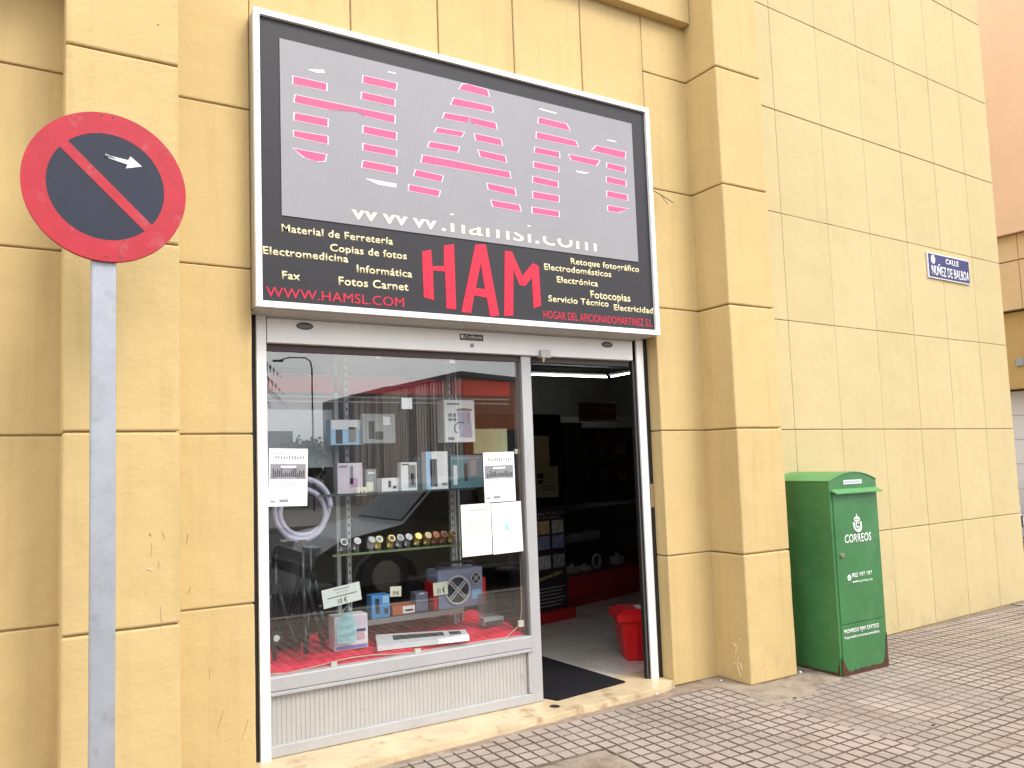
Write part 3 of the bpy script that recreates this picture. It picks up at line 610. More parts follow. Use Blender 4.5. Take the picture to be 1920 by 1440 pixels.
M_lil = cm('lilac_card', (.70, .60, .70)); M_bluec = cm('blue_card', (.10, .32, .66)); M_lb = cm('light_blue_print', (.38, .62, .88)); M_grc = cm('grey_card', (.33, .35, .36))
M_dk = cm('dark_print', (.05, .05, .06)); M_gr = cm('mid_print', (.25, .25, .27)); M_or = cm('orange_card', (.50, .12, .05)); M_wh = cm('white_card', (.84, .83, .85)); M_brn = cm('brown_print', (.28, .20, .17)); M_teal = cm('teal_card', (.12, .25, .30)); M_yg = cm('yellow_green_card', (.42, .42, .22))
S1, S2, S3 = 1.3605, 1.0085, .6045
c1 = carton('appliance_box', 'tall white carton of an electric kettle hanging beside the right upright', (2.3428, 2.5637, 1.655, 1.9263), .40, .10, M_wh, prints=[('print', .12, .24, .60, .68, M_gr), ('print', .28, .38, .60, .68, M_gr), ('print', .12, .24, .50, .57, M_gr), ('print', .28, .38, .50, .57, M_gr), ('print', .10, .30, .05, .12, M_gr), ('print', .08, .50, .88, .93, M_gr)])
# kettle print
kx0, kx1, kz0, kz1 = (2.3428, 2.5637, 1.655, 1.9263)
kw, kh = kx1-kx0, kz1-kz0
bm = bmesh.new(); add_prism(bm, [(kx0+.50*kw, kz0+.12*kh), (kx0+.90*kw, kz0+.10*kh), (kx0+.86*kw, kz0+.72*kh), (kx0+.42*kw, kz0+.72*kh), (kx0+.46*kw, kz0+.45*kh)], .3978, .3990); link('kettle_print', bm_mesh(bm), cm('kettle_lilac', (.42, .42, .56)), c1)
bm = bmesh.new(); add_tube(bm, [(kx0+.62*kw, .397, kz0+.46*kh), (kx0+.42*kw, .397, kz0+.47*kh), (kx0+.32*kw, .397, kz0+.38*kh), (kx0+.32*kw, .397, kz0+.26*kh), (kx0+.40*kw, .397, kz0+.22*kh)], .0032, 6); link('handle_print', bm_mesh(bm), M_dk, c1)
bm = bmesh.new(); add_prism(bm, [(kx0+.38*kw, kz0+.74*kh), (kx0+.92*kw, kz0+.74*kh), (kx0+.90*kw, kz0+.785*kh), (kx0+.66*kw, kz0+.81*kh), (kx0+.40*kw, kz0+.785*kh)], .3968, .3980); add_box(bm, kx0+.77*kw, kx0+.79*kw, .3965, .3975, kz0+.44*kh, kz0+.70*kh); link('lid_print', bm_mesh(bm), M_brn, c1)
carton('appliance_box', 'pale blue and white carton with a dark oval printed on it, upper left', (1.5955, 1.8001, 1.6506, 1.8013), .45, .08, M_lb, prints=[('print', .02, .98, .62, .99, M_wh), ('print', .15, .36, .05, .60, M_dk), ('print', .55, .80, .1, .7, M_gr)])
carton('appliance_box', 'grey see-through pack with dark hand tools on it, upper middle', (1.7882, 2.004, 1.6564, 1.8355), .42, .05, M_grc, prints=[('print', .18, .36, .15, .75, M_dk), ('print', .38, .62, .12, .40, M_dk), ('print', .62, .84, .62, .9, M_wh)])
carton('paper_note', 'tiny blank pale note high in the middle of the window', (1.9474, 2.0174, 1.8487, 1.9152), .20, .002, M_wh, cat='note')
carton('paper_sheet', 'yellow-green card leaning behind the upper right shopping notice', (2.5804, 2.8425, 1.5795, 1.742), .45, .01, M_yg, cat='card')
# upper glass shelf row
carton('hair_care_box', 'lilac carton leftmost on the upper glass shelf', (1.6258, 1.785, 1.3452, 1.5256), .43, .07, M_lil, S1, prints=[('print', .5, .62, .3, .9, M_gr), ('print', .06, .4, .86, .92, M_gr), ('print', .48, .8, .2, .5, cm('pink_print', (.55, .32, .50)))])
carton('small_appliance', 'grey bottle-shaped gadget behind the price label on the upper shelf', (1.823, 1.8934, 1.3858, 1.5251), .47, .04, M_grc, S1, cat='gadget', prints=[('print', .2, .8, .80, .88, M_wh)])
carton('leaflet', 'white leaflet with black figures lying tilted on the upper shelf', (1.898, 2.0451, 1.3748, 1.4564), .45, .06, M_wh, S1, rz=.3, cat='leaflet', prints=[('print', .35, .5, .3, .8, M_dk), ('print', .6, .8, .2, .4, M_dk)])
carton('shaver_box', 'small white carton with a dark shaver, between leaflet and tall clipper carton', (2.0452, 2.1555, 1.363, 1.538), .44, .05, M_wh, S1, prints=[('print', .45, .92, .1, .9, M_gr), ('print', .6, .8, .2, .6, M_dk), ('print', .05, .5, .90, .95, M_dk)])
carton('clipper_box', 'tall white and blue carton with a dark hair clipper on the upper shelf', (2.2099, 2.3661, 1.3554, 1.5936), .42, .06, M_wh, S1, prints=[('print', .0, .25, .0, .999, M_lb), ('print', .18, .50, .08, .80, M_dk), ('print', .7, .95, .1, .16, M_gr)])
carton('dark_blue_box', 'dark blue carton behind the tall clipper carton', (2.1998, 2.2647, 1.3664, 1.5735), .52, .06, M_teal, S1)
carton('grooming_set_box', 'dark teal grooming set carton at the right of the upper shelf', (2.4072, 2.6478, 1.3516, 1.5624), .46, .06, M_teal, S1, prints=[('print', .08, .2, .1, .7, M_wh), ('print', .42, .52, .2, .75, M_dk), ('print', .6, .8, .35, .85, M_grc), ('print', .0, .9, .88, .94, M_grc)])
def price(label, rect, y, s=None, tilt=0):
    x0, x1, a, b = rect
    o = empty('price_label', ((x0+x1)/2, y, a), label, 'price label')
    M = Matrix.Translation((x0, y, a)) @ Matrix.Rotation(tilt, 4, 'Y') @ Matrix.Translation((-x0, -y, -a))
    boxes('card', [(x0, x1, y, y+.0015, a, b)], M_paperY, o, M=M)
    if s: lettering('lettering', s, x0+(x1-x0)*.25, x0+(x1-x0)*.78, a+(b-a)*.15, (b-a)*.38, y-.0002, M_inkd, o, .02, M=M)
price('cream price label 6 € on the upper shelf below the lilac carton', (1.7372, 1.8021, 1.346, 1.3966), .40, '6 €')
price('blank little tag beside the 6 € label on the upper shelf', (1.798, 1.8429, 1.369, 1.4231), .405)
price('cream price label 19 € above the blue carton', (1.9105, 1.9836, 0.7423, 0.8016), .35, '19 €', .05)
price('cream price label 31 € in front of the speaker carton', (2.1926, 2.2923, 0.7198, 0.7967), .33, '31 €', -.04)
# watches
WM = [cm('watch_steel', (.26, .26, .28), .35), cm('watch_white', (.45, .45, .46), .35), cm('watch_gold', (.50, .36, .12), .35), cm('watch_copper', (.42, .17, .09), .35)]
for m_ in (WM[0], WM[2], WM[3]): m_.node_tree.nodes['Principled BSDF'].inputs['Metallic'].default_value = .7
wx = [(1.6746, 0.5, 1.0467), (1.76, 0.5, 1.0465), (1.8541, 0.5, 1.0522), (1.9036, 0.5, 1.0517), (1.986, 0.5, 1.0554), (2.0442, 0.5, 1.0577), (2.103, 0.5, 1.06), (2.17, 0.5, 1.0618), (2.2381, 0.5, 1.0669), (2.2953, 0.5, 1.0663), (2.3533, 0.5, 1.069), (2.4197, 0.5, 1.0677)]
wd = ['steel watch with dark dial, leftmost of the row on the lower glass shelf', 'steel watch with white dial, second from the left on the lower glass shelf', 'pale watch with white dial, right of the perforated upright', 'gold and blue watch, fourth from the left on the lower glass shelf', 'gold watch with black dial, fifth from the left on the lower glass shelf', 'grey steel watch with wide dial, sixth from the left in the watch row', 'silver watch, sixth from the right in the watch row', 'yellow gold watch, fifth from the right in the watch row', 'bright gold watch with cream dial in the watch row', 'copper watch, third from the right in the watch row', 'reddish copper watch, second from the right in the watch row', 'gold watch with black dial, rightmost of the watch row']
wc = [(0, M_dk), (0, WM[1]), (1, WM[1]), (2, M_bluec), (2, M_dk), (0, M_gr), (0, WM[1]), (2, WM[2]), (2, WM[1]), (3, M_or), (3, M_dk), (2, M_dk)]
for p_, lb, (ci, dm) in zip(wx, wd, wc):
    x = p_[0]; y = .50; z = S2
    o = empty('wrist_watch', (x, y, z), lb, 'watch', 'watches on the lower glass shelf')
    bm = bmesh.new(); 
    for i in range(20):     # strap loop round a cushion
        t0, t1 = 2*math.pi*i/20, 2*math.pi*(i+1)/20
        q = [bm.verts.new((x+dx, y+.024*math.cos(t), z+.042+.040*math.sin(t))) for t in (t0, t1) for dx in (-.013, .013)]
        bm.faces.new((q[0], q[1], q[3], q[2]))
    link('strap', bm_mesh(bm), WM[ci], o)
    bm = bmesh.new(); add_cyl(bm, (x, y-.022, z+.060), (x, y-.032, z+.066), .022, n=20); link('case', bm_mesh(bm), WM[ci], o)
    bm = bmesh.new(); add_cyl(bm, (x, y-.0318, z+.0658), (x, y-.0334, z+.0668), .0165, n=20); link('dial', bm_mesh(bm), dm, o)
    bm = bmesh.new(); add_box(bm, x-.014, x+.014, y-.018, y+.018, z, z+.010); link('stand', bm_mesh(bm), M_clear, o)
# coil of hose
hx, _, hz = (1.411, 0.42, 1.2735)
bm = bmesh.new(); pts = []
for i in range(97):
    t = 2*math.pi*2*i/96; r = .150+.022*math.sin(t*.5+.6)
    pts.append((hx+r*math.cos(t)+.004*i/96, .42+.045*i/96, hz+r*math.sin(t)*1.02+.010*math.cos(t*.5)))
add_tube(bm, pts, .0165, 12)
o = link('hose_coil', bm_mesh(bm, True), nmat('lilac_hose', (.50, .48, .62), .35)); tag(o, 'coil of pale lilac plastic hose hanging over the black tripods', 'hose')
# camera tripods
M_trip = nmat('tripod_black', (.014, .014, .016), .35)
def tripod(label, x, y, H, spread, rz, z=.50):
    o = empty('camera_tripod', (x, y, z), label, 'tripod', 'black tripods at the left of the window')
    bm = bmesh.new(); add_cyl(bm, (x, y, z+.06), (x, y, z+H), .017, n=10); link('column', bm_mesh(bm, True), M_trip, o)
    bm = bmesh.new(); add_box(bm, x-.028, x+.028, y-.028, y+.028, z+H*.62, z+H*.62+.05); add_cyl(bm, (x, y, z+H), (x, y, z+H+.05), .024, n=12); link('head', bm_mesh(bm), M_trip, o)
    for k in range(3):
        a = rz+k*2.094; d = Vector((math.cos(a), math.sin(a), 0)); T0 = Vector((x, y, z+H*.66)); E = Vector((x, y, z))+d*spread; E.z = z
        bm = bmesh.new(); mid = T0.lerp(E, .5); add_cyl(bm, T0+d*.02, mid, .018, n=8); add_cyl(bm, mid, E, .015, n=8); add_cyl(bm, mid-Vector((0, 0, .014)), mid+Vector((0, 0, .014)), .020, n=10)
        l = link('leg', bm_mesh(bm, True), M_trip, o)
        bm = bmesh.new(); add_cyl(bm, (x, y, z+H*.30), tuple(T0.lerp(E, .45)), .004, n=6); link('brace', bm_mesh(bm), M_trip, l)
tx = (1.316, 0.1325, 0.5)
tripod('black tripod nearest the glass, under the hose coil', 1.40, .42, .56, .14, .3)
tripod('black tripod at the far left behind the window notice', 1.27, .52, .50, .15, 1.2)
tripod('black tripod behind the other two, with folded legs', 1.50, .58, .58, .10, 2.0)
bm = bmesh.new(); add_box(bm, 1.30, 1.46, .56, .62, .49, .98); bmesh.ops.bevel(bm, geom=bm.edges[:], offset=.02, segments=3, affect='EDGES')
o = link('tripod_bag', bm_mesh(bm, True), nmat('black_nylon', (.014, .012, .014), .8, bump=.4, bscale=30)); tag(o, 'black padded bag standing behind the tripods', 'bag')
bm = bmesh.new(); c = (1.1878, 0.3, 0.6114)
add_cyl(bm, (c[0]+.01, .27, c[2]), (c[0]+.01, .31, c[2]), .040, n=20); o = empty('web_camera', (c[0], .30, .49), 'small black lamp with a round silver lens beside the left jamb', 'lamp')
link('body', bm_mesh(bm), M_trip, o); bm = bmesh.new(); add_cyl(bm, (c[0]+.012, .262, c[2]), (c[0]+.012, .271, c[2]), .017, n=20); link('lens', bm_mesh(bm), cm('chrome', (.7, .7, .72), .2), o)
bm = bmesh.new(); add_cyl(bm, (c[0]+.01, .30, .48), (c[0]+.01, .30, c[2]-.03), .012, n=10); link('stem', bm_mesh(bm), M_trip, o)
carton('plastic_bag_pack', 'pale lilac pack standing left of the tripods', (1.2606, 1.3525, 0.493, 0.7683), .62, .05, cm('pale_lilac', (.38, .34, .42)), .50, cat='pack')
# masks
mb = (1.5429, 1.7431, 0.4301, 0.6198)
carton('mask_box', 'pink and blue carton of face masks on the red cloth', (mb[0], mb[1], mb[2], mb[3]), .30, .10, M_wh, .485, rz=.0, prints=[('print', .02, .98, .02, .12, cm('blue_band', (.20, .25, .55))), ('print', .1, .9, .25, .55, cm('pink_band', (.62, .42, .48))), ('print', .45, .98, .60, .98, M_lil), ('print', .5, .95, .50, .58, cm('blue_band2', (.12, .22, .50)))])
mk = (1.5461, 1.6609, 0.5328, 0.7006)
bm = bmesh.new(); nx, ny = 10, 12; g = []
for j in range(ny+1):
    r_ = []
    for i in range(nx+1):
        u, v = i/nx, j/ny; wdt = .45+.55*min(1, (1-v)*2.2)
        x = (mk[0]+mk[1])/2+(u-.5)*(mk[1]-mk[0])*wdt; z = mk[2]+v*(mk[3]-mk[2]); r_.append(bm.verts.new((x, .27-.018*math.sin(math.pi*u)-.004*math.sin(v*24), z)))
    g.append(r_)
for j in range(ny):
    for i in range(nx): bm.faces.new((g[j][i], g[j][i+1], g[j+1][i+1], g[j+1][i]))
bmesh.ops.solidify(bm, geom=bm.faces[:], thickness=.002)
o = empty('face_mask', ((mk[0]+mk[1])/2, .27, mk[2]), 'pale turquoise surgical mask hanging in front of the mask carton', 'face mask')
link('mask_cloth', bm_mesh(bm, True), nmat('mask_turquoise', (.55, .84, .87), .8, var=.1, vscale=25), o)
bm = bmesh.new(); xm = (mk[0]+mk[1])/2
add_tube(bm, [(xm-.03, .262, mk[3]-.01), (xm-.02, .26, mk[3]+.02), (xm, .26, mk[3]+.035), (xm+.02, .26, mk[3]+.02), (xm+.03, .262, mk[3]-.01)], .0016, 5); link('ear_loop', bm_mesh(bm), M_wh, o)
pc = (1.4534, 1.6801, 0.7421, 0.8443)
o = empty('price_card', (pc[0], .22, pc[2]), 'tilted white price card 10 € on the glass above the face mask', 'price card')
Mx = Matrix.Translation((pc[0], .22, pc[2])) @ Matrix.Rotation(-.13, 4, 'Y') @ Matrix.Translation((-pc[0], -.22, -pc[2]))
W, H = pc[1]-pc[0], pc[3]-pc[2]
boxes('card', [(pc[0], pc[1], .22, .2215, pc[2], pc[3])], nmat('pale_green_card', (.88, .92, .86), .6), o, M=Mx)
boxes('rule', [(pc[0]+.12*W, pc[0]+.9*W, .2188, .2198, pc[2]+.46*H, pc[2]+.52*H)], M_ink, o, M=Mx)
boxes('small_print', [(pc[0]+.3*W, pc[0]+.72*W, .2188, .2198, pc[2]+.84*H, pc[2]+.88*H), (pc[0]+.35*W, pc[0]+.7*W, .2188, .2198, pc[2]+.68*H, pc[2]+.70*H)], M_ink, o, M=Mx)
lettering('lettering', '10 €', pc[0]+.38*W, pc[0]+.62*W, pc[2]+.10*H, .26*H, .2195, M_ink, o, .02, M=Mx)
carton('phone_box', 'white carton with a dark handset behind the mask carton', (1.691, 1.7788, 0.5963, 0.7265), .45, .05, M_wh, .60-.09, prints=[('print', .2, .75, .2, .95, M_dk)])
carton('blue_box', 'bright blue carton with a dark razor on the low shelf', (1.8382, 1.9571, 0.5904, 0.7262), .46, .08, M_bluec, S3, prints=[('print', .2, .42, .2, .85, M_dk), ('print', .6, .95, .62, .95, M_lb), ('print', .7, .9, .15, .4, M_dk)])
carton('orange_box', 'flat orange and white carton lying on the low shelf', (1.9786, 2.1339, 0.5791, 0.6369), .47, .10, M_or, S3, prints=[('print', .45, .98, .1, .85, M_wh), ('print', .55, .9, .3, .5, M_ink)])
carton('grey_box', 'narrow lilac-grey carton beside the speaker on the low shelf', (2.1541, 2.2399, 0.5902, 0.705), .50, .08, cm('slate_card', (.22, .23, .32)), S3, prints=[('print', .3, .7, .9, .98, M_wh)])
# speaker carton with cross grilles
kx = (2.294, 2.6186, 0.5999, 0.8409)
sp = carton('speaker_box', 'blue-grey portable speaker carton with two round cross grilles', kx, .46, .16, cm('speaker_lilac', (.28, .30, .44)), S3, rz=0)
W, H = kx[1]-kx[0], kx[3]-kx[2]
def grille(cx, cz, r, y):
    bm = bmesh.new(); add_cyl(bm, (cx, y, cz), (cx, y+.004, cz), r*.9, n=28); link('cone', bm_mesh(bm), M_dk, sp)
    bm = bmesh.new(); pts = [(cx+r*math.cos(t), y-.002, cz+r*math.sin(t)) for t in [2*math.pi*i/32 for i in range(33)]]; add_tube(bm, pts, r*.09, 6)
    for a in (.75, 2.35):
        d = Vector((math.cos(a), 0, math.sin(a)))*r; p = Vector((-d.z, 0, d.x)).normalized()*r*.09
        for s in (-1, 1): add_cyl(bm, Vector((cx, y-.003, cz))-d+p*s, Vector((cx, y-.003, cz))+d+p*s, r*.05, n=6)
    link('grille', bm_mesh(bm), cm('silver', (.62, .60, .60), .3), sp)
grille(kx[0]+W*.42, S3+H*.46, H*.36, .455); grille(kx[0]+W*.84, S3+H*.72, H*.15, .455)
boxes('label_panel', [(kx[0]+W*.74, kx[0]+W*.96, .4582, .4596, S3+H*.18, S3+H*.42)], M_lb, sp)
boxes('side_bumper', [(kx[0]-.03, kx[0]-.002, .47, .60, S3, S3+H*.7), (kx[1]+.002, kx[1]+.03, .47, .60, S3, S3+H*.7)], M_redp, sp, bev=.006)
bm = bmesh.new(); add_tube(bm, [(kx[0]+.02, .53, S3+H), (kx[0]+.04, .53, S3+H+.035), (kx[1]-.04, .53, S3+H+.035), (kx[1]-.02, .53, S3+H)], .010, 8); link('handle', bm_mesh(bm), M_trip, sp)
# keyboard carton lying
ka, kb, kc, kd = (1.7627, 0.2093, 0.475), (2.3157, 0.1279, 0.475), (2.3789, 0.2858, 0.505), (1.868, 0.4817, 0.505)
o = empty('keyboard_box', (ka[0], ka[1], .505), 'long flat white keyboard carton lying on the red cloth', 'box')
bm = bmesh.new(); A = [bm.verts.new((p[0], p[1], .475)) for p in (ka, kb, kc, kd)]; B = [bm.verts.new((p[0], p[1], .505)) for p in (ka, kb, kc, kd)]
for i in range(4): bm.faces.new((A[i], A[(i+1)%4], B[(i+1)%4], B[i]))
bm.faces.new(B); bm.faces.new(A[::-1]); link('carton', bm_mesh(bm), M_wh, o)
def lerp2(u, v):
    a = Vector(ka).lerp(Vector(kb), u); b = Vector(kd).lerp(Vector(kc), u); return a.lerp(b, v)
for u0, u1 in ((.18, .74), (.80, .93)):
    bm = bmesh.new(); q = [lerp2(u, v) for u, v in ((u0, .35), (u1, .35), (u1, .8), (u0, .8))]; vs = [bm.verts.new((p.x, p.y, z)) for z in (.5052, .5062) for p in q]
    bm.faces.new(vs[4:]);
    for i in range(4): bm.faces.new((vs[i], vs[(i+1)%4], vs[4+(i+1)%4], vs[4+i]))
    link('print', bm_mesh(bm), M_dk, o)
# clear box open on the cloth
cx = (2.5312, 2.6775, 0.4181, 0.6294)
o = empty('clear_case', (cx[0], .34, .50), 'small clear plastic case with open lid at the right of the cloth', 'case')
boxes('tray', [(cx[0], cx[1], .31, .37, .50, .545)], M_grc, o, bev=.003)
boxes('lid', [(cx[0], cx[1]-.02, .375, .38, .545, .69)], M_clear, o); boxes('insert', [(cx[0]+.006, cx[1]-.006, .308, .31, .503, .525)], M_dk, o)
# notices on the glass
def notice(label, rect, y, m=M_paper, kind=0, tilt=0):
    x0, x1, a, b = rect; W, H = x1-x0, b-a; o = empty('paper_notice', ((x0+x1)/2, y, a), label, 'notice')
    Mx = Matrix.Translation((x0, y, a)) @ Matrix.Rotation(tilt, 4, 'Y') @ Matrix.Translation((-x0, -y, -a))
    boxes('sheet', [(x0, x1, y, y+.0008, a, b)], m, o, M=Mx); rr = random.Random(int(x0*1000)); yy = (y-.0012, y-.0004)
    L = []
    if kind == 0:
        bm = bmesh.new(); add_box(bm, x0+.04*W, x1-.05*W, *yy, a+.47*H, a+.73*H); bm.transform(Mx); ph = link('photo_print', bm_mesh(bm), M_gr, o)
        bm = bmesh.new(); k = 0
        while k < 16: u = .10+k*.052; hh = rr.uniform(.06, .16); add_box(bm, x0+u*W, x0+(u+.032)*W, y-.0018, y-.0013, a+.50*H, a+(.50+hh)*H); k += 1
        bm.transform(Mx); link('bottle_print', bm_mesh(bm), M_inkd, o)
        boxes('photo_label', [(x0+.3*W, x0+.7*W, y-.0018, y-.0013, a+.665*H, a+.70*H), (x0+.2*W, x0+.7*W, y-.0018, y-.0013, a+.485*H, a+.49*H)], M_paper, o, M=Mx)
        for r in range(7): L.append((x0+.06*W, x0+rr.uniform(.4, .75)*W, *yy, a+(.42-r*.035)*H, a+(.427-r*.035)*H))
        L += [(x0+.05*W, x0+.40*W, *yy, a+.905*H, a+.912*H), (x0+.05*W, x0+.17*W, *yy, a+.07*H, a+.10*H), (x0+.28*W, x0+.5*W, *yy, a+.07*H, a+.12*H)]
        for r in range(11): u = .16+r*.07; L.append((x0+u*W, x0+(u+.035)*W, *yy, a+(.82+rr.uniform(-.01, .01))*H, a+(.86+rr.uniform(0, .03))*H))
    elif kind == 1:
        for r in range(6): L.append((x0+(.3+r*.09)*W, x0+(.35+r*.09)*W, *yy, a+.87*H, a+.895*H))
        for r, z in enumerate((.62, .57, .51, .47, .43)):
            k = .2+.04*(r % 2)
            while k < .86: L.append((x0+k*W, x0+(k+.035)*W, *yy, a+z*H, a+(z+.016)*H)); k += rr.uniform(.05, .11)
    if L: boxes('ink_lines', L, M_ink, o, M=Mx)
    return o
notice('white shop notice with a grey bottle picture, at the left edge of the glass', (1.1297, 1.3434, 1.3219, 1.6296), .1475, kind=0, tilt=.03)
notice('white shop notice with a grey bottle picture, upper of the three sheets at the right', (2.4672, 2.6938, 1.2751, 1.5809), .1475, kind=0, tilt=-.01)
notice('cream notice with lines of printed text, lower left of the three sheets', (2.2992, 2.5093, 0.9604, 1.2703), .1475, m=nmat('ivory_paper', (.80, .80, .70), .7), kind=1, tilt=-.01)
n2 = notice('plain white sheet with a tiny turquoise mark beside the mullion', (2.5163, 2.7359, 0.9586, 1.2689), .1475, kind=2, tilt=-.02)
q = (2.6048, 2.6362, 1.1022, 1.1316); boxes('mark', [(q[0], q[1], .1462, .1470, q[2], q[3])], nmat('turquoise', (.3, .65, .62), .6), n2)

# ================================================================== INSIDE THE DOORWAY
mt = (3.4561, 1.058, 0.045), (3.5158, 0.1577, 0.045), (2.9054, 0.0857, 0.045), (2.8598, 0.2779, 0.045)
bm = bmesh.new(); P = [(2.86, .12), (3.47, .14), (3.40, 1.06), (2.70, 1.05)]
pts = [(2.90, .075), (3.50, .14), (3.44, 1.04), (2.60, .80)]
A = [bm.verts.new((x, y, .0405)) for x, y in pts]; B = [bm.verts.new((x, y, .052)) for x, y in pts]
for i in range(4): bm.faces.new((A[i], A[(i+1)%4], B[(i+1)%4], B[i]))
bm.faces.new(B); bm.faces.new(A[::-1]); o = link('door_mat', bm_mesh(bm), M_mat); tag(o, 'black rubber door mat lying askew inside the doorway', 'door mat')
# red bin
bn = empty('red_bin', (3.95, .60, .04), 'red plastic recycling bin with lid just inside the right door jamb', 'bin')
BM = Matrix.Translation((3.846, .53, 0)) @ Matrix.Rotation(-.50, 4, 'Z')
def frustum(bm, x0, x1, y0, y1, z0, X0, X1, Y0, Y1, z1):
    A = [bm.verts.new(p) for p in ((x0, y0, z0), (x1, y0, z0), (x1, y1, z0), (x0, y1, z0))]; B = [bm.verts.new(p) for p in ((X0, Y0, z1), (X1, Y0, z1), (X1, Y1, z1), (X0, Y1, z1))]
    for i in range(4): bm.faces.new((A[i], A[(i+1)%4], B[(i+1)%4], B[i]))
    bm.faces.new(A[::-1]); bm.faces.new(B)
bm = bmesh.new(); frustum(bm, .02, .30, .02, .24, .041, -.02, .34, -.02, .28, .36); bmesh.ops.bevel(bm, geom=bm.edges[:], offset=.012, segments=3, affect='EDGES'); bm.transform(BM); link('tub', bm_mesh(bm), M_redp, bn)
bm = bmesh.new(); frustum(bm, -.045, .365, -.045, .305, .33, -.05, .37, -.05, .31, .388); bmesh.ops.bevel(bm, geom=bm.edges[:], offset=.008, segments=2, affect='EDGES'); bm.transform(BM); link('lid', bm_mesh(bm), M_redp, bn)
bm = bmesh.new(); frustum(bm, -.02, .34, -.02, .28, .386, .02, .30, .02, .24, .412); bm.transform(BM); link('lid_dome', bm_mesh(bm), M_redp, bn)
for u in (.09, .20): boxes('rib', [(u, u+.02, -.016, .02, .06, .33)], nmat('red_plastic_rib', (.5, .008, .01), .4), bn, bev=.003, M=BM)
o = boxes('paper_slip', [(.12, .28, .05, .18, .4125, .4145)], M_wh, M=BM); tag(o, 'white paper slip lying on the red bin lid', 'paper')
# counter with glass case
ct = empty('shop_counter', (5.2, 2.6, .04), 'long red based glass display counter across the back of the shop', 'counter')
CT = Matrix.Translation((4.50, 2.34, .04)) @ Matrix.Rotation(.26, 4, 'Z')
boxes('base', [(0, 2.6, 0, .5, 0, .30)], nmat('counter_red', (.32, .012, .014), .5), ct, M=CT); boxes('plinth', [(-.0, 2.6, -.012, 0, 0, .10)], nmat('counter_red_dark', (.22, .01, .012), .5), ct, M=CT)
boxes('case_back', [(0, 2.6, .46, .5, .30, .95)], M_dark, ct, M=CT); boxes('case_shelf', [(0, 2.6, .04, .46, .62, .63)], M_dark, ct, M=CT); boxes('case_top', [(0, 2.6, 0, .5, .95, .98)], M_dark, ct, M=CT)
boxes('case_glass', [(0, 2.6, .0, .006, .30, .95)], M_glass, ct, M=CT)
gd = [(.20, .10, .10, 'white jug'), (.42, .12, .16, 'round white clock'), (.62, .14, .09, 'grey camera'), (.84, .10, .07, 'white dock'), (1.05, .16, .15, 'steel ring lamp'), (1.45, .12, .12, 'pale speaker')]
for i, (u, wv_, hv, nm) in enumerate(gd):
    bm = bmesh.new()
    if i in (1, 4): 
        add_tube(bm, [CT @ Vector((u+hv*.45*math.cos(t), .18, .305+hv*.5+hv*.45*math.sin(t))) for t in [2*math.pi*k/20 for k in range(21)]], .014, 6); add_box(bm, u-.04, u+.04, .15, .21, .302, .312, M=CT)
    else:
        add_box(bm, u-wv_/2, u+wv_/2, .14, .24, .302, .302+hv*.7, M=CT); add_cyl(bm, CT @ Vector((u, .19, .302+hv*.7)), CT @ Vector((u, .19, .302+hv)), .025, n=12)
    o = link('counter_item', bm_mesh(bm), cm('item_%d' % i, (.65, .65, .68), .4)); tag(o, nm+' in the bottom of the counter case', 'shop goods')
for i, (u, c_) in enumerate(((.15, (.3, .3, .3)), (.38, (.35, .33, .3)), (.62, (.4, .4, .42)), (.86, (.25, .28, .3)))):
    o = boxes('small_carton', [(u, u+.16, .10, .22, .632, .68+.01*i)], cm('c_%d' % i, c_)); 
    o.data.transform(Matrix.Identity(4)); M_o = CT @ Matrix.Translation(o.location) if False else None
    bpy.data.objects.remove(o)
    o = boxes('small_carton', [(u, u+.16, .10, .22, .632, .68+.01*i)], cm('c_%d' % i, c_), M=CT); tag(o, ['grey', 'cream', 'white', 'blue-grey'][i]+' flat carton on the middle shelf of the counter case', 'box')
# roll-up poster board left of the doorway view
rb = empty('poster_stand', (4.2, 2.1, .04), 'tall black advertising poster with photo tiles on a red foot, left in the doorway', 'poster')
PB = Matrix.Translation((4.13, 1.98, .04)) @ Matrix.Rotation(.18, 4, 'Z')
boxes('board', [(-.30, .40, .02, .06, .08, 1.02)], nmat('poster_black', (.018, .012, .014), .5), rb, M=PB); boxes('foot', [(-.30, .44, -.04, .10, 0, .10)], nmat('foot_red', (.35, .012, .012), .5), rb, M=PB)
for (u, v, c_) in ((.03, .80, (.42, .30, .16)), (.22, .80, (.30, .30, .28)), (.03, .66, (.18, .22, .32)), (.22, .66, (.16, .20, .34)), (.03, .48, (.34, .34, .36)), (.22, .48, (.20, .20, .22))):
    boxes('photo_tile', [(u, u+.15, .012, .019, v, v+.12)], nmat('photo', c_, .4, var=.5, vscale=25), rb, M=PB)
lettering('lettering', 'CREA TU FOTO', .0, .38, .975, .022, .0185, M_ink, rb, .01, M=PB); lettering('lettering', 'O UN LIENZO', .04, .34, .94, .022, .0185, M_ink, rb, .01, M=PB)
lettering('lettering', 'Bienvenidos', .0, .34, .37, .04, .0185, nmat('poster_yellow', (.5, .40, .10), .5), rb, .02, M=PB, z1=.42)
boxes('text_lines', [(.0, .36-.03*(k % 3), .012, .019, .30-k*.032, .308-k*.032) for k in range(6)], M_ink, rb, M=PB)
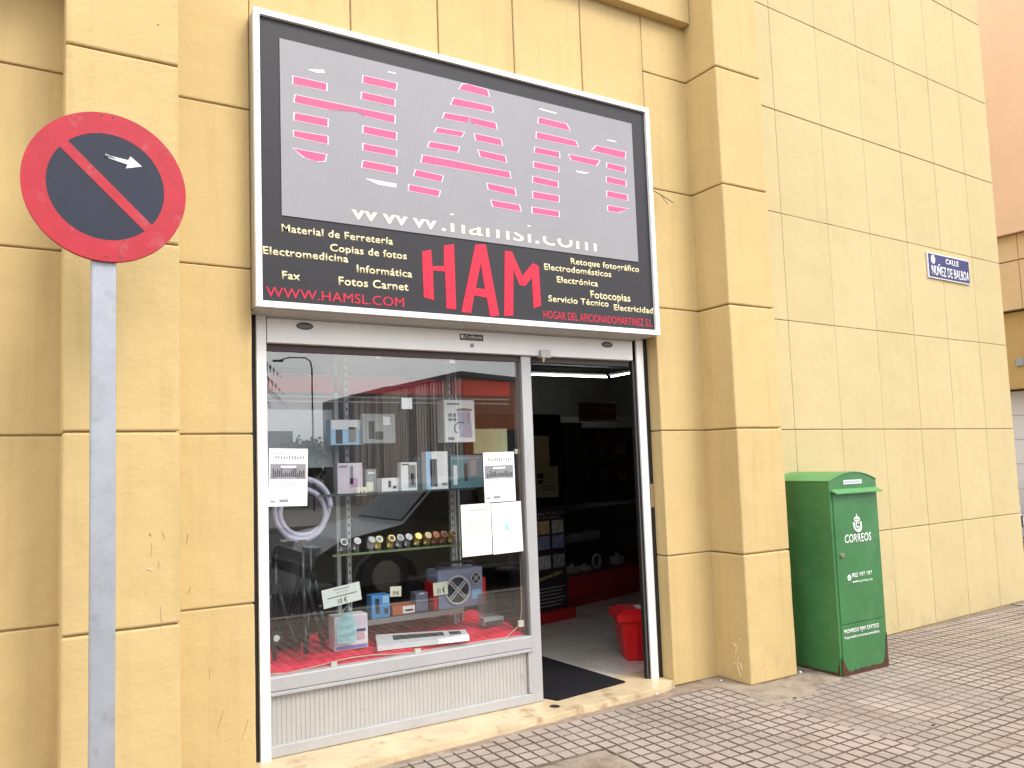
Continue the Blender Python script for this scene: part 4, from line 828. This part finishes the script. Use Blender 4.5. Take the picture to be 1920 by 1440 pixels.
# posters on a dark cabinet
cab = empty('dark_cabinet', (4.6, 3.6, .04), 'tall dark cabinet inside the shop carrying cream posters', 'cabinet')
boxes('carcass', [(4.2, 5.45, 3.30, 3.8, .041, 2.05)], nmat('cabinet_black', (.010, .009, .010), .6), cab); boxes('side_post', [(5.47, 5.72, 3.25, 3.8, .041, 1.95)], nmat('post_grey', (.05, .05, .052), .6), cab)
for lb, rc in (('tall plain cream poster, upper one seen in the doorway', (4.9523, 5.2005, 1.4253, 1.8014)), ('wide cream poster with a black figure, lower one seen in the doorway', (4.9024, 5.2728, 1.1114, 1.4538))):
    yy = 3.2 if 'upper' in lb else 3.15
    o = empty('cream_poster', (rc[0], yy, rc[2]), lb, 'poster')
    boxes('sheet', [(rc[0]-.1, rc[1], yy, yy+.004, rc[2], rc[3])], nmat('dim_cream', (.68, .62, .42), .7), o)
    if yy < 3.2:
        W, H = rc[1]-rc[0], rc[3]-rc[2]; boxes('figure_print', [(rc[0]+.22*W, rc[0]+.45*W, yy-.002, yy-.0005, rc[2]+.62*H, rc[2]+.78*H), (rc[0]+.25*W, rc[0]+.42*W, yy-.002, yy-.0005, rc[2]+.45*H, rc[2]+.56*H)], M_dk, o)
        boxes('text_lines', [(rc[0]+.4*W, rc[0]+.85*W, yy-.002, yy-.0005, rc[2]+(.34-.1*k)*H, rc[2]+(.37-.1*k)*H) for k in range(2)], M_brn, o)
rc = (6.216, 6.8164, 2.0074, 2.2709)
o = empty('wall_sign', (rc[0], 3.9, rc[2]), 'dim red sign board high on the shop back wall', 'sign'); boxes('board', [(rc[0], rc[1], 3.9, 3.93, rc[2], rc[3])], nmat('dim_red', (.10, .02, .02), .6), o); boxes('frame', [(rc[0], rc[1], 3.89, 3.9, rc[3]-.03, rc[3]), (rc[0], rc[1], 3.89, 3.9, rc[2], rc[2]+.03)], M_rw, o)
sv_ = empty('wall_shelves', (6.6, 4.3, .04), 'dark shelving unit with small goods along the shop back wall', 'shelving')
boxes('shelf_board', [(5.9, 7.6, 4.0, 4.4, z, z+.03) for z in (.5, .85, 1.2, 1.55, 1.9)], M_dark, sv_); boxes('back', [(5.9, 7.6, 4.4, 4.44, .04, 2.1)], M_rw, sv_)
rr = random.Random(12)
for z in (.88, 1.23, 1.58):
    for k in range(5):
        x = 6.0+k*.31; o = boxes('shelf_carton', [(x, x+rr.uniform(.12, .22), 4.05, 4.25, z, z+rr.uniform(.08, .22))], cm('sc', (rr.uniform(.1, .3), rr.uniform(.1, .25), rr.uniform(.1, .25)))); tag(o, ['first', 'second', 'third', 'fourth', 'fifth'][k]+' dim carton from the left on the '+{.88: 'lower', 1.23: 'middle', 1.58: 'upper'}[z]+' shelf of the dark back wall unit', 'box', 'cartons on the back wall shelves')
M_tube = nmat('lit_tube', (.8, .8, .8), .5, emis=(.95, 1, 1), estr=7)
for lb, a, b in (('long lit fluorescent tube on the shop ceiling', (5.6535, 4.1278, 2.62), (6.8837, 4.1267, 2.62)), ('short-looking second lit ceiling tube by the right jamb', (6.8999, 4.059, 2.62), (6.8765, 3.6377, 2.62))):
    o = empty('ceiling_light', a, lb, 'ceiling light'); bm = bmesh.new(); add_cyl(bm, a, b, .010, n=10); link('tube', bm_mesh(bm), M_tube, o)
    bm = bmesh.new(); add_cyl(bm, Vector(a)+Vector((0, .02, .03)), Vector(b)+Vector((0, .02, .03)), .02, n=6); link('batten', bm_mesh(bm), M_rw, o)

# ================================================================== NO PARKING SIGN
ns = empty('no_parking_sign', (.25, -.75, 0), 'round red and navy no parking sign with white arrow on a grey post', 'road sign')
boxes('post', [(.214, .303, -.75, -.705, -.1, 2.42)], M_galv, ns, bev=.008)
cx, cz, r_, y = .266, 2.615, .288, -.765
def ring(bm, r0, r1, y, n=72):
    for i in range(n):
        t0, t1 = 2*math.pi*i/n, 2*math.pi*(i+1)/n
        q = [bm.verts.new((cx+r*math.cos(t), y, cz+r*math.sin(t))) for t, r in ((t0, r0), (t0, r1), (t1, r1), (t1, r0))]; bm.faces.new(q)
bm = bmesh.new(); add_cyl(bm, (cx, y+.022, cz), (cx, y, cz), r_, n=72); bmesh.ops.bevel(bm, geom=[e for e in bm.edges if e.calc_face_angle(0) > 1], offset=.003, segments=2, affect='EDGES'); link('plate', bm_mesh(bm), M_navy, ns)
bm = bmesh.new(); add_cyl(bm, (cx, y+.022, cz), (cx, y-.0006, cz), r_+.003, n=72)
bmesh.ops.delete(bm, geom=[f for f in bm.faces if len(f.verts) > 4], context='FACES'); ring(bm, .208, r_+.003, y-.0008); link('rim', bm_mesh(bm), M_red, ns)
bm = bmesh.new(); a = R(-44); d = Vector((math.cos(a), 0, math.sin(a))); p = Vector((-d.z, 0, d.x)); h = .0195
vs = [bm.verts.new(Vector((cx, yy, cz))+d*s*.212+p*t*h) for yy in (y-.0002, y-.0014) for s, t in ((-1, -1), (1, -1), (1, 1), (-1, 1))]
bm.faces.new(vs[4:]); [bm.faces.new((vs[i], vs[(i+1)%4], vs[4+(i+1)%4], vs[4+i])) for i in range(4)]
link('diagonal_bar', bm_mesh(bm), M_red, ns)
A0, A1 = (0.2705, -0.767, 2.735), (0.3914, -0.767, 2.7147)
a0 = Vector((A0[0], y-.001, A0[2])); a1 = Vector((A1[0], y-.001, A1[2])); d = (a1-a0).normalized(); p = Vector((-d.z, 0, d.x)); L = (a1-a0).length
bm = bmesh.new(); pts = [a0+p*.004, a0-p*.006, a0+d*L*.58-p*.009, a0+d*L*.56-p*.026, a1, a0+d*L*.62+p*.026, a0+d*L*.58+p*.008]
add_prism(bm, [(q.x, q.z) for q in pts], y-.0016, y-.0004); bmesh.ops.triangulate(bm, faces=[f for f in bm.faces if len(f.verts) > 4]); link('arrow', bm_mesh(bm), M_arrow, ns)
bm = bmesh.new(); add_tube(bm, [a0-d*.012+p*.002, a0+p*.001, a0+d*.03], [.006, .005, .002], 6); link('scuff', bm_mesh(bm), M_ink, ns)
for dx, dz in ((-.02, .279), (.02, .277), (.0, -.272), (.05, -.270)):
    bm = bmesh.new(); add_cyl(bm, (cx+dx, y-.002, cz+dz), (cx+dx, y, cz+dz), .004, n=8); link('chip', bm_mesh(bm), M_dk, ns)
boxes('bracket', [(.19, .316, -.742, -.70, 2.40, 2.43), (.19, .316, -.742, -.70, 2.74, 2.77)], M_galv, ns)

# ================================================================== POST BOX
pb = empty('post_box', (5.13, -.24, 0), 'green steel post box marked CORREOS with rusty foot beside the pillar', 'post box')
X0, X1, Y0, Y1 = 4.865, 5.385, -.475, -.03; ZT = 1.315
def arch(x0, x1, z, rise, n=14): return [(x0+(x1-x0)*i/n, z+rise*(1-(2*i/n-1)**2)) for i in range(n+1)]
bm = bmesh.new(); top = arch(X0, X1, ZT, .055); prof = [(X0, .0), (X1, .0)]+top[::-1]
add_prism(bm, prof, Y0, Y1); bmesh.ops.bevel(bm, geom=[e for e in bm.edges if abs(e.calc_face_angle(0)) > .6], offset=.006, segments=2, affect='EDGES')
link('body', bm_mesh(bm), M_green, pb)
bm = bmesh.new(); t0 = arch(X0-.004, X1+.004, ZT+.002, .057); t1 = [(a, b+.006) for a, b in t0]
for i in range(len(t0)-1): add_prism(bm, [t0[i], t0[i+1], t1[i+1], t1[i]], Y0-.006, Y1)
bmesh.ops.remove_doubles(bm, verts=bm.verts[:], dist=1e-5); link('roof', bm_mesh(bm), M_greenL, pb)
boxes('door', [(X0+.022, X1-.022, Y0-.007, Y0+.002, .345, 1.235)], M_green, pb, bev=.002)
boxes('lower_panel', [(X0+.022, X1-.022, Y0-.006, Y0+.002, .02, .335)], M_green, pb, bev=.002)
bm = bmesh.new(); pr_ = [(Y0, 1.262), (Y0-.045, 1.238), (Y0-.045, 1.230), (Y0, 1.248)]
A = [bm.verts.new((X0+.010, y_, z_)) for y_, z_ in pr_]; B = [bm.verts.new((X1+.008, y_, z_)) for y_, z_ in pr_]
for i in range(4): bm.faces.new((A[i], A[(i+1)%4], B[(i+1)%4], B[i]))
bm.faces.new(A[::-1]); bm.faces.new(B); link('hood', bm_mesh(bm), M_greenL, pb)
boxes('label_plate', [(5.02, 5.225, Y0-.003, Y0+.001, 1.292, 1.322)], nmat('label_pale', (.62, .66, .66), .5), pb, bev=.001)
boxes('label_text', [(5.03+.022*k, 5.045+.022*k, Y0-.004, Y0-.003, 1.303, 1.311) for k in range(8)], M_ink, pb)
bm = bmesh.new(); add_cyl(bm, (X0+.075, Y0-.007, .81), (X0+.075, Y0-.020, .81), .016, n=18); k = link('lock', bm_mesh(bm), nmat('brass3', (.45, .42, .28), .4, metal=.6), pb)
boxes('keyhole', [(X0+.072, X0+.078, Y0-.0215, Y0-.0195, .800, .820)], M_dk, k)
yl = Y0-.0072
lettering('lettering', 'CORREOS', 4.984, 5.282, .888, .056, yl, M_print, pb, .012, shear=.1)['label'] = 'white CORREOS lettering on the door'
# crowned post horn
bm = bmesh.new(); ex, ez = 5.133, .996
add_tube(bm, [(ex+.040*math.cos(t)*(1 if True else 0), yl-.001, ez+.012+.044*math.sin(t)) for t in [math.pi+math.pi*i/16 for i in range(17)]], [.006+.006*math.sin(math.pi*i/16) for i in range(17)], 6)
add_tube(bm, [(ex+.016*math.cos(t), yl-.001, ez+.010+.017*math.sin(t)) for t in [.4+2*math.pi*.85*i/16 for i in range(17)]], .0045, 6)
add_prism(bm, [(ex-.050, ez+.030), (ex-.030, ez+.030), (ex-.034, ez+.004), (ex-.044, ez+.004)], yl-.002, yl); add_prism(bm, [(ex+.030, ez+.030), (ex+.050, ez+.030), (ex+.044, ez+.004), (ex+.034, ez+.004)], yl-.002, yl)
add_prism(bm, [(ex-.026, ez+.034), (ex+.026, ez+.034), (ex+.034, ez+.052), (ex+.024, ez+.064), (ex+.008, ez+.068), (ex-.008, ez+.068), (ex-.024, ez+.064), (ex-.034, ez+.052)], yl-.002, yl)
add_cyl(bm, (ex, yl-.002, ez+.073), (ex, yl, ez+.073), .006, n=10); add_box(bm, ex-.002, ex+.002, yl-.002, yl, ez+.076, ez+.088); add_box(bm, ex-.006, ex+.006, yl-.002, yl, ez+.081, ez+.084)
link('horn_emblem', bm_mesh(bm), M_print, pb)
bm = bmesh.new()
for k in (-1, 0, 1): add_cyl(bm, (ex+k*.017, yl-.0032, ez+.050), (ex+k*.017, yl-.002, ez+.050), .006, n=10)
link('crown_gap', bm_mesh(bm), M_green, pb)
bm = bmesh.new(); add_cyl(bm, (5.005, yl-.0015, .652), (5.005, yl, .652), .020, n=20); k = link('info_disc', bm_mesh(bm), M_print, pb)
lettering('info_letter', 'i', 5.001, 5.009, .642, .022, yl-.0015, M_green, k, .02)
lettering('lettering', '902 197 197', 5.035, 5.262, .650, .028, yl, M_print, pb, .012); lettering('lettering', 'www.correos.es', 5.035, 5.262, .612, .018, yl, M_print, pb, .008)
lettering('lettering', 'PROHIBIDO FIJAR CARTELES', 4.912, 5.300, .282, .026, yl+.001, M_print, pb, .012); lettering('lettering', 'Responsable la empresa anunciadora', 4.912, 5.300, .245, .018, yl+.001, M_print, pb, .008)
# rust eating up from the foot
def rust_edge(L, name='rust'):
    bm = bmesh.new()
    for pts in L: add_prism(bm, pts, yl-.0016, yl+.003)
    bmesh.ops.triangulate(bm, faces=[f for f in bm.faces if len(f.verts) > 4]); return link(name, bm_mesh(bm), M_rust, pb)
rr = random.Random(3)
lo = [(X0+.004, .001), (X1-.004, .001)]; upper = []
for i in range(27):
    u = i/26; hgt = .024+.014*rr.random()+(.10*max(0, 1-u/.10)**.7 if u < .10 else 0)+(.20*max(0, (u-.90)/.10)**1.2 if u > .90 else 0)
    upper.append((X1-.004-(X1-X0-.008)*(1-u), hgt))
rust_edge([[(a[0], .001), (b[0], .001), b, a] for a, b in zip(upper, upper[1:])])
bm = bmesh.new(); vs = []
for i in range(16):
    u = i/15; yy = Y0+(Y1-Y0)*u; hh = .012+.012*rr.random()+(.14*max(0, 1-u/.06) if u < .06 else 0); vs.append((yy, hh))
for a, b in zip(vs, vs[1:]):
    q = [bm.verts.new((x, yy, zz)) for x in (X0-.0012, X0+.001) for yy, zz in ((a[0], .001), (b[0], .001), (b[0], b[1]), (a[0], a[1]))]
    bm.faces.new(q[:4]); bm.faces.new(q[4:]); 
link('rust', bm_mesh(bm), M_rust, pb)
boxes('scuffed_patch', [(5.09, 5.20, yl-.0004, yl+.001, .07, .17)], M_greenL, pb) if False else None

# ================================================================== STREET NAME PLATE
npz = empty('street_name_plate', tuple(SW @ Vector((3.02, -.02, 3.1))), 'blue enamel street name plate CALLE NUÑEZ DE BALBOA with white rim', 'street sign')
PX0, PX1, PZ0, PZ1 = 2.645, 3.415, 3.105, 3.345
boxes('plate_rim', [(PX0, PX1, -.016, -.002, PZ0, PZ1)], nmat('enamel_white', (.72, .70, .74), .3), npz, bev=.003, M=SW)
boxes('plate_face', [(PX0+.012, PX1-.012, -.0185, -.0160, PZ0+.012, PZ1-.012)], nmat('enamel_blue', (.035, .040, .15), .4, spec=.3, var=.08), npz, M=SW)
lettering('lettering', 'CALLE', 2.965, 3.205, 3.262, .048, -.0186, M_print, npz, .025, M=SW); lettering('lettering', 'NUÑEZ DE BALBOA', 2.700, 3.390, 3.135, .088, -.0186, M_print, npz, .014, M=SW)
bm = bmesh.new(); pts = [(2.735+.038*math.cos(t), 3.282+.044*math.sin(t)) for t in [2*math.pi*i/7+.2 for i in range(7)]]; add_prism(bm, pts, -.0200, -.0186, M=SW); bmesh.ops.triangulate(bm, faces=[f for f in bm.faces if len(f.verts) > 4]); e_ = link('crest', bm_mesh(bm), M_print, npz)
bm = bmesh.new(); add_cyl(bm, SW @ Vector((2.735, -.0206, 3.282)), SW @ Vector((2.735, -.0200, 3.282)), .014, n=10); link('crest_mark', bm_mesh(bm), nmat('crest_grey', (.45, .46, .6), .4), e_)
# ragged cable end beside the sign
bm = bmesh.new(); c0, c1_, c2_ = (3.8153, -0.02, 3.3719), (3.8634, -0.05, 3.3349), (3.9405, -0.08, 3.283)
add_tube(bm, [c0, c1_, c2_], .003, 6); add_tube(bm, [c0, (c1_[0]+.01, -.03, c1_[2]+.015), (c2_[0]-.03, -.06, c2_[2]-.01)], .002, 5)
o = link('loose_cable', bm_mesh(bm), M_dk); tag(o, 'thin loose cable end sticking out beside the sign', 'cable')
bm = bmesh.new(); c = (3.7476, 0.16, 1.4222); add_box(bm, 3.768, 3.799, .095, .13, 1.18, 1.34); o = link('switch_plate', bm_mesh(bm), nmat('tan_plate', (.35, .25, .15), .6)); tag(o, 'tan cover plate in the black gap right of the doorway', 'cover plate')
# litter
for i, (p, s) in enumerate((((3.5643, -0.0612, 0.0), .008), ((4.1346, -0.0748, 0.0), .007), ((7.0376, 0.127, 0.0), .012), ((4.7202, -0.2436, -0.0), .010))):
    bm = bmesh.new(); bmesh.ops.create_icosphere(bm, subdivisions=1, radius=s); bm.transform(Matrix.Translation((p[0], p[1]-.02, s*.7+.004))); o = link('litter_scrap', bm_mesh(bm), M_print)
    tag(o, ['white crumb at the right end of the doorstep', 'white crumb at the inner foot of the pillar', 'white scrap at the foot of the far street wall', 'white crumb beside the post box foot'][i], 'litter')
M_leaf = nmat('leaf_bit', (.05, .04, .03), .8)
for i, p in enumerate(((3.283, -1.0485, 0.0), (4.4168, -1.3243, 0.0), (4.223, -0.5943, -0.0), (5.1993, -1.2889, 0.0))):
    bm = bmesh.new(); add_box(bm, p[0]-.012, p[0]+.012, p[1]-.006, p[1]+.006, .001, .004); o = link('dark_speck', bm_mesh(bm), M_leaf); tag(o, ['dark gum speck on the tiles in front of the doorway pillar', 'dark gum speck on the tiles in front of the post box', 'dark speck on the concrete left of the post box', 'dark speck on the tiles far right of the post box'][i], 'speck')

# ================================================================== BUILDING BEYOND, RIGHT EDGE
nb = empty('corner_building', (14.3, 0, 0), 'peach and tan building beyond the passage at the right edge', 'building')
M_peach = nmat('peach_render', (.80, .53, .33), .85, var=.04, vscale=1); M_tan = nmat('tan_panel', (.66, .47, .25), .85, var=.04, vscale=1, rnd=.02); M_och = nmat('ochre_render', (.50, .33, .12), .85, var=.05)
boxes('peach_wall', [(13.90, 15.2, -3.0, 6.5, 4.95, 12)], M_peach, nb); cw = boxes('tan_wall', [(14.03, 15.2, -3.0, 6.5, 3.72, 4.945)], M_joint, nb)
for i in range(10):
    for (z0, z1) in ((3.72, 4.51), (4.52, 4.94)):
        yy = 2.45-.55*3+i*.55-.1; o = boxes('wall_panel', [(14.0, 14.06, yy, yy+.54, z0+.01, z1)], M_tan, cw)
boxes('ochre_wall', [(14.10, 15.2, -3.0, 6.5, 2.46, 3.70)], M_och, nb)
boxes('vent', [(14.07, 14.10, 2.44, 2.54, 2.82, 2.95)], M_grc, nb)
tl = boxes('white_tiled_wall', [(14.42, 15.2, -3.0, 6.5, -.1, 2.44)], nmat('tile_joint', (.5, .5, .5), .7), nb); M_wt = nmat('white_tile', (.74, .72, .72), .4)
for k in range(6):
    for i in range(9): boxes('wall_tile', [(14.40, 14.43, -1.0+i*.8, -1.0+i*.8+.79, .04+k*.40, .43+k*.40)], M_wt, tl)
def car(label, M, paint):
    o = empty('parked_car', tuple(M.translation), label, 'car', 'cars parked at the kerb')
    side = [(0, .35), (.05, .62), (.35, .78), (1.15, .92), (1.75, 1.40), (2.2, 1.47), (3.1, 1.44), (3.75, 1.02), (4.15, .95), (4.25, .60), (4.2, .32), (3.75, .28), (3.68, .48), (3.45, .62), (3.15, .62), (2.95, .46), (2.88, .28), (1.35, .28), (1.28, .46), (1.08, .62), (.80, .62), (.58, .46), (.5, .28)]
    bm = bmesh.new(); add_prism(bm, side, -.82, .82)
    for v in bm.verts:
        if v.co.z > .95: v.co.y *= 1-.28*(v.co.z-.95)/.5
    bmesh.ops.triangulate(bm, faces=[f for f in bm.faces if len(f.verts) > 4]); bmesh.ops.bevel(bm, geom=[e for e in bm.edges if e.calc_face_angle(0) > .9], offset=.04, segments=3, affect='EDGES'); bm.transform(M); link('body', bm_mesh(bm), paint, o)
    bm = bmesh.new()
    for s in (-1, 1):
        q = [(1.32, .96), (1.80, 1.36), (2.25, 1.41), (2.25, .96)], [(2.33, .96), (2.33, 1.41), (3.05, 1.38), (3.55, 1.02)]
        for pl_ in q:
            vs = [bm.verts.new((x, s*(.825-.82*.28*max(0, z-.95)/.5), z)) for x, z in pl_]; bm.faces.new(vs)
    for xa, za, xb, zb in ((1.20, .955, 1.72, 1.385), (3.72, 1.055, 3.15, 1.425)):
        ex_ = -.012 if xa < 2 else .012
        vs = [bm.verts.new((x+ex_, yy*(1-.28*max(0, z-.95)/.5), z+.012)) for x, z, yy in ((xa, za, -.74), (xb, zb, -.76), (xb, zb, .76), (xa, za, .74))]; bm.faces.new(vs)
    bm.transform(M); link('windows', bm_mesh(bm), nmat('car_glass', (.01, .012, .014), .05), o)
    for x in (.93, 3.31):
        for s in (-1, 1):
            bm = bmesh.new(); add_cyl(bm, (x, s*.62, .31), (x, s*.83, .31), .31, n=24); bm.transform(M); wl = link('wheel', bm_mesh(bm), M_trip, o)
            bm = bmesh.new(); add_cyl(bm, (x, s*.825, .31), (x, s*.84, .31), .19, n=16); bm.transform(M); link('rim', bm_mesh(bm), M_alu, wl)
    for s in (-1, 1):
        bm = bmesh.new(); add_box(bm, .02, .16, s*.52-.14, s*.52+.14, .60, .70, M=M); link('headlight', bm_mesh(bm), M_clear, o)
        bm = bmesh.new(); add_box(bm, 4.16, 4.24, s*.6-.1, s*.6+.1, .74, .88, M=M); link('tail_light', bm_mesh(bm), M_redp, o)
    boxes('bumper', [(-.03, .12, -.78, .78, .34, .50), (4.12, 4.28, -.78, .78, .34, .50)], M_dk, o, bev=.02, M=M)
    return o
car('white car standing in the passage beyond the far corner', Matrix.Translation((12.9, 2.6, -.05)) @ Matrix.Rotation(R(80), 4, 'Z'), nmat('car_white', (.75, .75, .76), .25, coat=.5))
# ================================================================== ACROSS THE STREET (seen mirrored in the shop glass)
car('silver car at the near kerb, mirrored in the shop window', Matrix.Translation((2.95, -5.35, -.13)), nmat('car_silver', (.10, .105, .11), .3, metal=.2, coat=.3))
car('dark car at the near kerb further along', Matrix.Translation((8.1, -5.45, -.13)), nmat('car_dark', (.05, .055, .06), .3, coat=.5))
car('grey car at the near kerb, to the left of the shop', Matrix.Translation((-3.2, -5.4, -.13)), nmat('car_grey', (.15, .16, .17), .3, coat=.5))
rbd = empty('ribbed_building', (12.3, -20, 0), 'low building with grey ribbed metal side across the street', 'building')
M_rib = nmat('ribbed_metal', (.62, .55, .50), .6, var=.1, rnd=.35); M_orw = nmat('rust_orange_wall', (.46, .16, .075), .8, var=.1)
P0, P1, P2 = Vector((12.3, -17.1, 0)), Vector((11.9, -25.5, 0)), Vector((20.5, -20.2, 0))
bm = bmesh.new(); pts = [P0, P1, Vector((20, -28, 0)), P2]; A = [bm.verts.new((p.x, p.y, -.2)) for p in pts]; B = [bm.verts.new((p.x, p.y, 4.3)) for p in pts]
for i in range(4): bm.faces.new((A[i], A[(i+1)%4], B[(i+1)%4], B[i]))
bm.faces.new(B); wl_ = link('wall', bm_mesh(bm), M_orw, rbd)
bm = bmesh.new(); q = [P0+Vector((-.02, 0, 0)), P1+Vector((-.02, 0, 0))]; bm.faces.new([bm.verts.new((p.x, p.y, z)) for p, z in ((q[0], -.1), (q[1], -.1), (q[1], 4.29), (q[0], 4.29))]); link('side_cladding', bm_mesh(bm), nmat('cladding', (.30, .265, .24), .6), rbd)
n = 42; dv = (P1-P0)/n; nr = Vector((-1, .05, 0)).normalized(); cmn = bpy.data.meshes.new('rib')
bm = bmesh.new(); add_box(bm, -.03, .03, -.05, .05, -.1, 4.3); bm.to_mesh(cmn); bm.free(); cmn.materials.append(M_rib)
for i in range(n):
    o = bpy.data.objects.new('rib', cmn); C.objects.link(o); o.parent = rbd; o.matrix_parent_inverse = world_of(rbd).inverted(); o.location = P0+dv*(i+.5)+nr*.05
bm = bmesh.new(); ps = [P0+Vector((-.15, .15, 0)), P1+Vector((-.15, 0, 0)), Vector((20, -28, 0)), P2+Vector((0, .15, 0))]; A = [bm.verts.new((p.x, p.y, 4.3)) for p in ps]; B = [bm.verts.new((p.x, p.y, 4.45)) for p in ps]
for i in range(4): bm.faces.new((A[i], A[(i+1)%4], B[(i+1)%4], B[i]))
bm.faces.new(B); bm.faces.new(A[::-1]); link('roof_edge', bm_mesh(bm), M_dk, rbd)
boxes('shutter', [(14.0, 16.4, -18.2, -17.6, 0, 2.6)], M_dk, rbd)
fb = boxes('far_building', [(20, 46, -52, -40, -.4, 6.5)], nmat('far_grey', (.22, .22, .23), .8, var=.1)); tag(fb, 'long grey building far across the street', 'building')
fb = boxes('far_building', [(3, 17, -60, -50, -.4, 4.2)], nmat('far_cream', (.30, .28, .25), .8, var=.1)); tag(fb, 'low cream building far behind the lamp post', 'building')
fb = boxes('far_building', [(-40, -6, -34, -24, -.4, 9)], nmat('far_ochre', (.34, .27, .17), .8, var=.1)); tag(fb, 'ochre block far across the street to the left', 'building')
lp = empty('street_lamp', (8.95, -22, 0), 'tall thin dark street lamp with a curved arm', 'street lamp')
bm = bmesh.new(); add_tube(bm, [(8.95, -22, -.2), (8.95, -22, 5.0), (8.9, -22, 5.3), (8.7, -22, 5.42), (8.1, -22, 5.40), (7.8, -22, 5.3)], [.035, .03, .028, .026, .024, .02], 8); link('pole', bm_mesh(bm), M_dk, lp)
bm = bmesh.new(); add_box(bm, 7.55, 7.9, -22.08, -21.92, 5.24, 5.30); link('lamp_head', bm_mesh(bm), M_dk, lp)
M_frond = nmat('palm_frond', (.05, .075, .03), .6, var=.2); M_trunk = nmat('palm_trunk', (.12, .09, .06), .9, var=.3, vscale=12, bump=.8, bscale=12, bdist=.03)
def palm(label, x, y, H, seed, L=1.7):
    o = empty('palm_tree', (x, y, -.1), label, 'palm tree', 'palms along the street'); rr = random.Random(seed)
    bm = bmesh.new(); add_tube(bm, [(x+.05*math.sin(k), y, -.2+k*H/6) for k in range(7)], [.20, .17, .16, .15, .15, .15, .17], 12); link('trunk', bm_mesh(bm), M_trunk, o)
    for k in range(22):
        a = 2*math.pi*k/22+rr.uniform(-.1, .1); up = rr.uniform(-.1, 1.0); bm = bmesh.new(); pts = []
        for i in range(9):
            s = i/8; pts.append(Vector((x+math.cos(a)*L*s*.85, y+math.sin(a)*L*s*.85, H-.2+up*L*s*.8-1.0*L*s*s*(.6+.3*up))))
        for i in range(8):
            p0, p1 = pts[i], pts[i+1]; d = (p1-p0); sd2 = Vector((-math.sin(a), math.cos(a), 0))
            for q in range(3):
                b0 = p0+d*(q/3); ln = L*.30*math.sin(math.pi*min(1, (i+q/3)/8*.9+.12))
                for s in (-1, 1):
                    t = b0+sd2*s*ln+d.normalized()*ln*.5-Vector((0, 0, ln*.45)); w2 = d.normalized()*.022
                    bm.faces.new([bm.verts.new(v) for v in (b0-w2, b0+w2, t)])
        link('frond', bm_mesh(bm), M_frond, o)
palm('palm tree across the street left of the shop', 2.35, -8.2, 3.5, 1); palm('second palm tree further left across the street', -3.5, -9.5, 4.6, 2, 2.2)
M_fol = nmat('tree_leaf', (.045, .065, .03), .7, var=.3)
def tree(label, x, y, H, r, seed):
    o = empty('street_tree', (x, y, -.2), label, 'tree', 'trees beyond the street'); rr = random.Random(seed)
    bm = bmesh.new(); add_tube(bm, [(x, y, -.3), (x+.05, y, H*.4), (x, y, H*.7)], [.14, .10, .05], 8)
    for k in range(5): a = k*1.3; add_tube(bm, [(x, y, H*.4), (x+math.cos(a)*r*.6, y+math.sin(a)*r*.6, H*.75)], [.06, .02], 6)
    link('trunk', bm_mesh(bm), M_trunk, o)
    bm = bmesh.new(); cl = [Vector((x+rr.uniform(-r, r)*.7, y+rr.uniform(-r, r)*.7, H*.75+rr.uniform(-.5, .5)*r)) for _ in range(14)]
    for _ in range(1500):
        c = rr.choice(cl); p = c+Vector((rr.gauss(0, 1), rr.gauss(0, 1), rr.gauss(0, 1)))*r*.22; a = Vector((rr.uniform(-1, 1), rr.uniform(-1, 1), rr.uniform(-1, 1))).normalized()*.10; b = a.orthogonal().normalized()*.07
        bm.faces.new([bm.verts.new(v) for v in (p-a, p+b, p+a, p-b)])
    f = link('crown', bm_mesh(bm), M_fol, o)
tree('small dark tree beyond the lamp post', 9.6, -25, 2.4, 1.0, 3); tree('bushy tree left of the lamp post, far back', 6.0, -30, 2.2, 1.2, 4)
fp = box('far_pavement', -60, 90, -24, -15.5, -.4, 0, nmat('far_pavement_slab', (.28, .26, .23), .9, var=.1), None, bev=0); tag(fp, kind='structure')
for o in bpy.data.objects:
    if '_m' in o: del o['_m']
print('tiles', cnt)
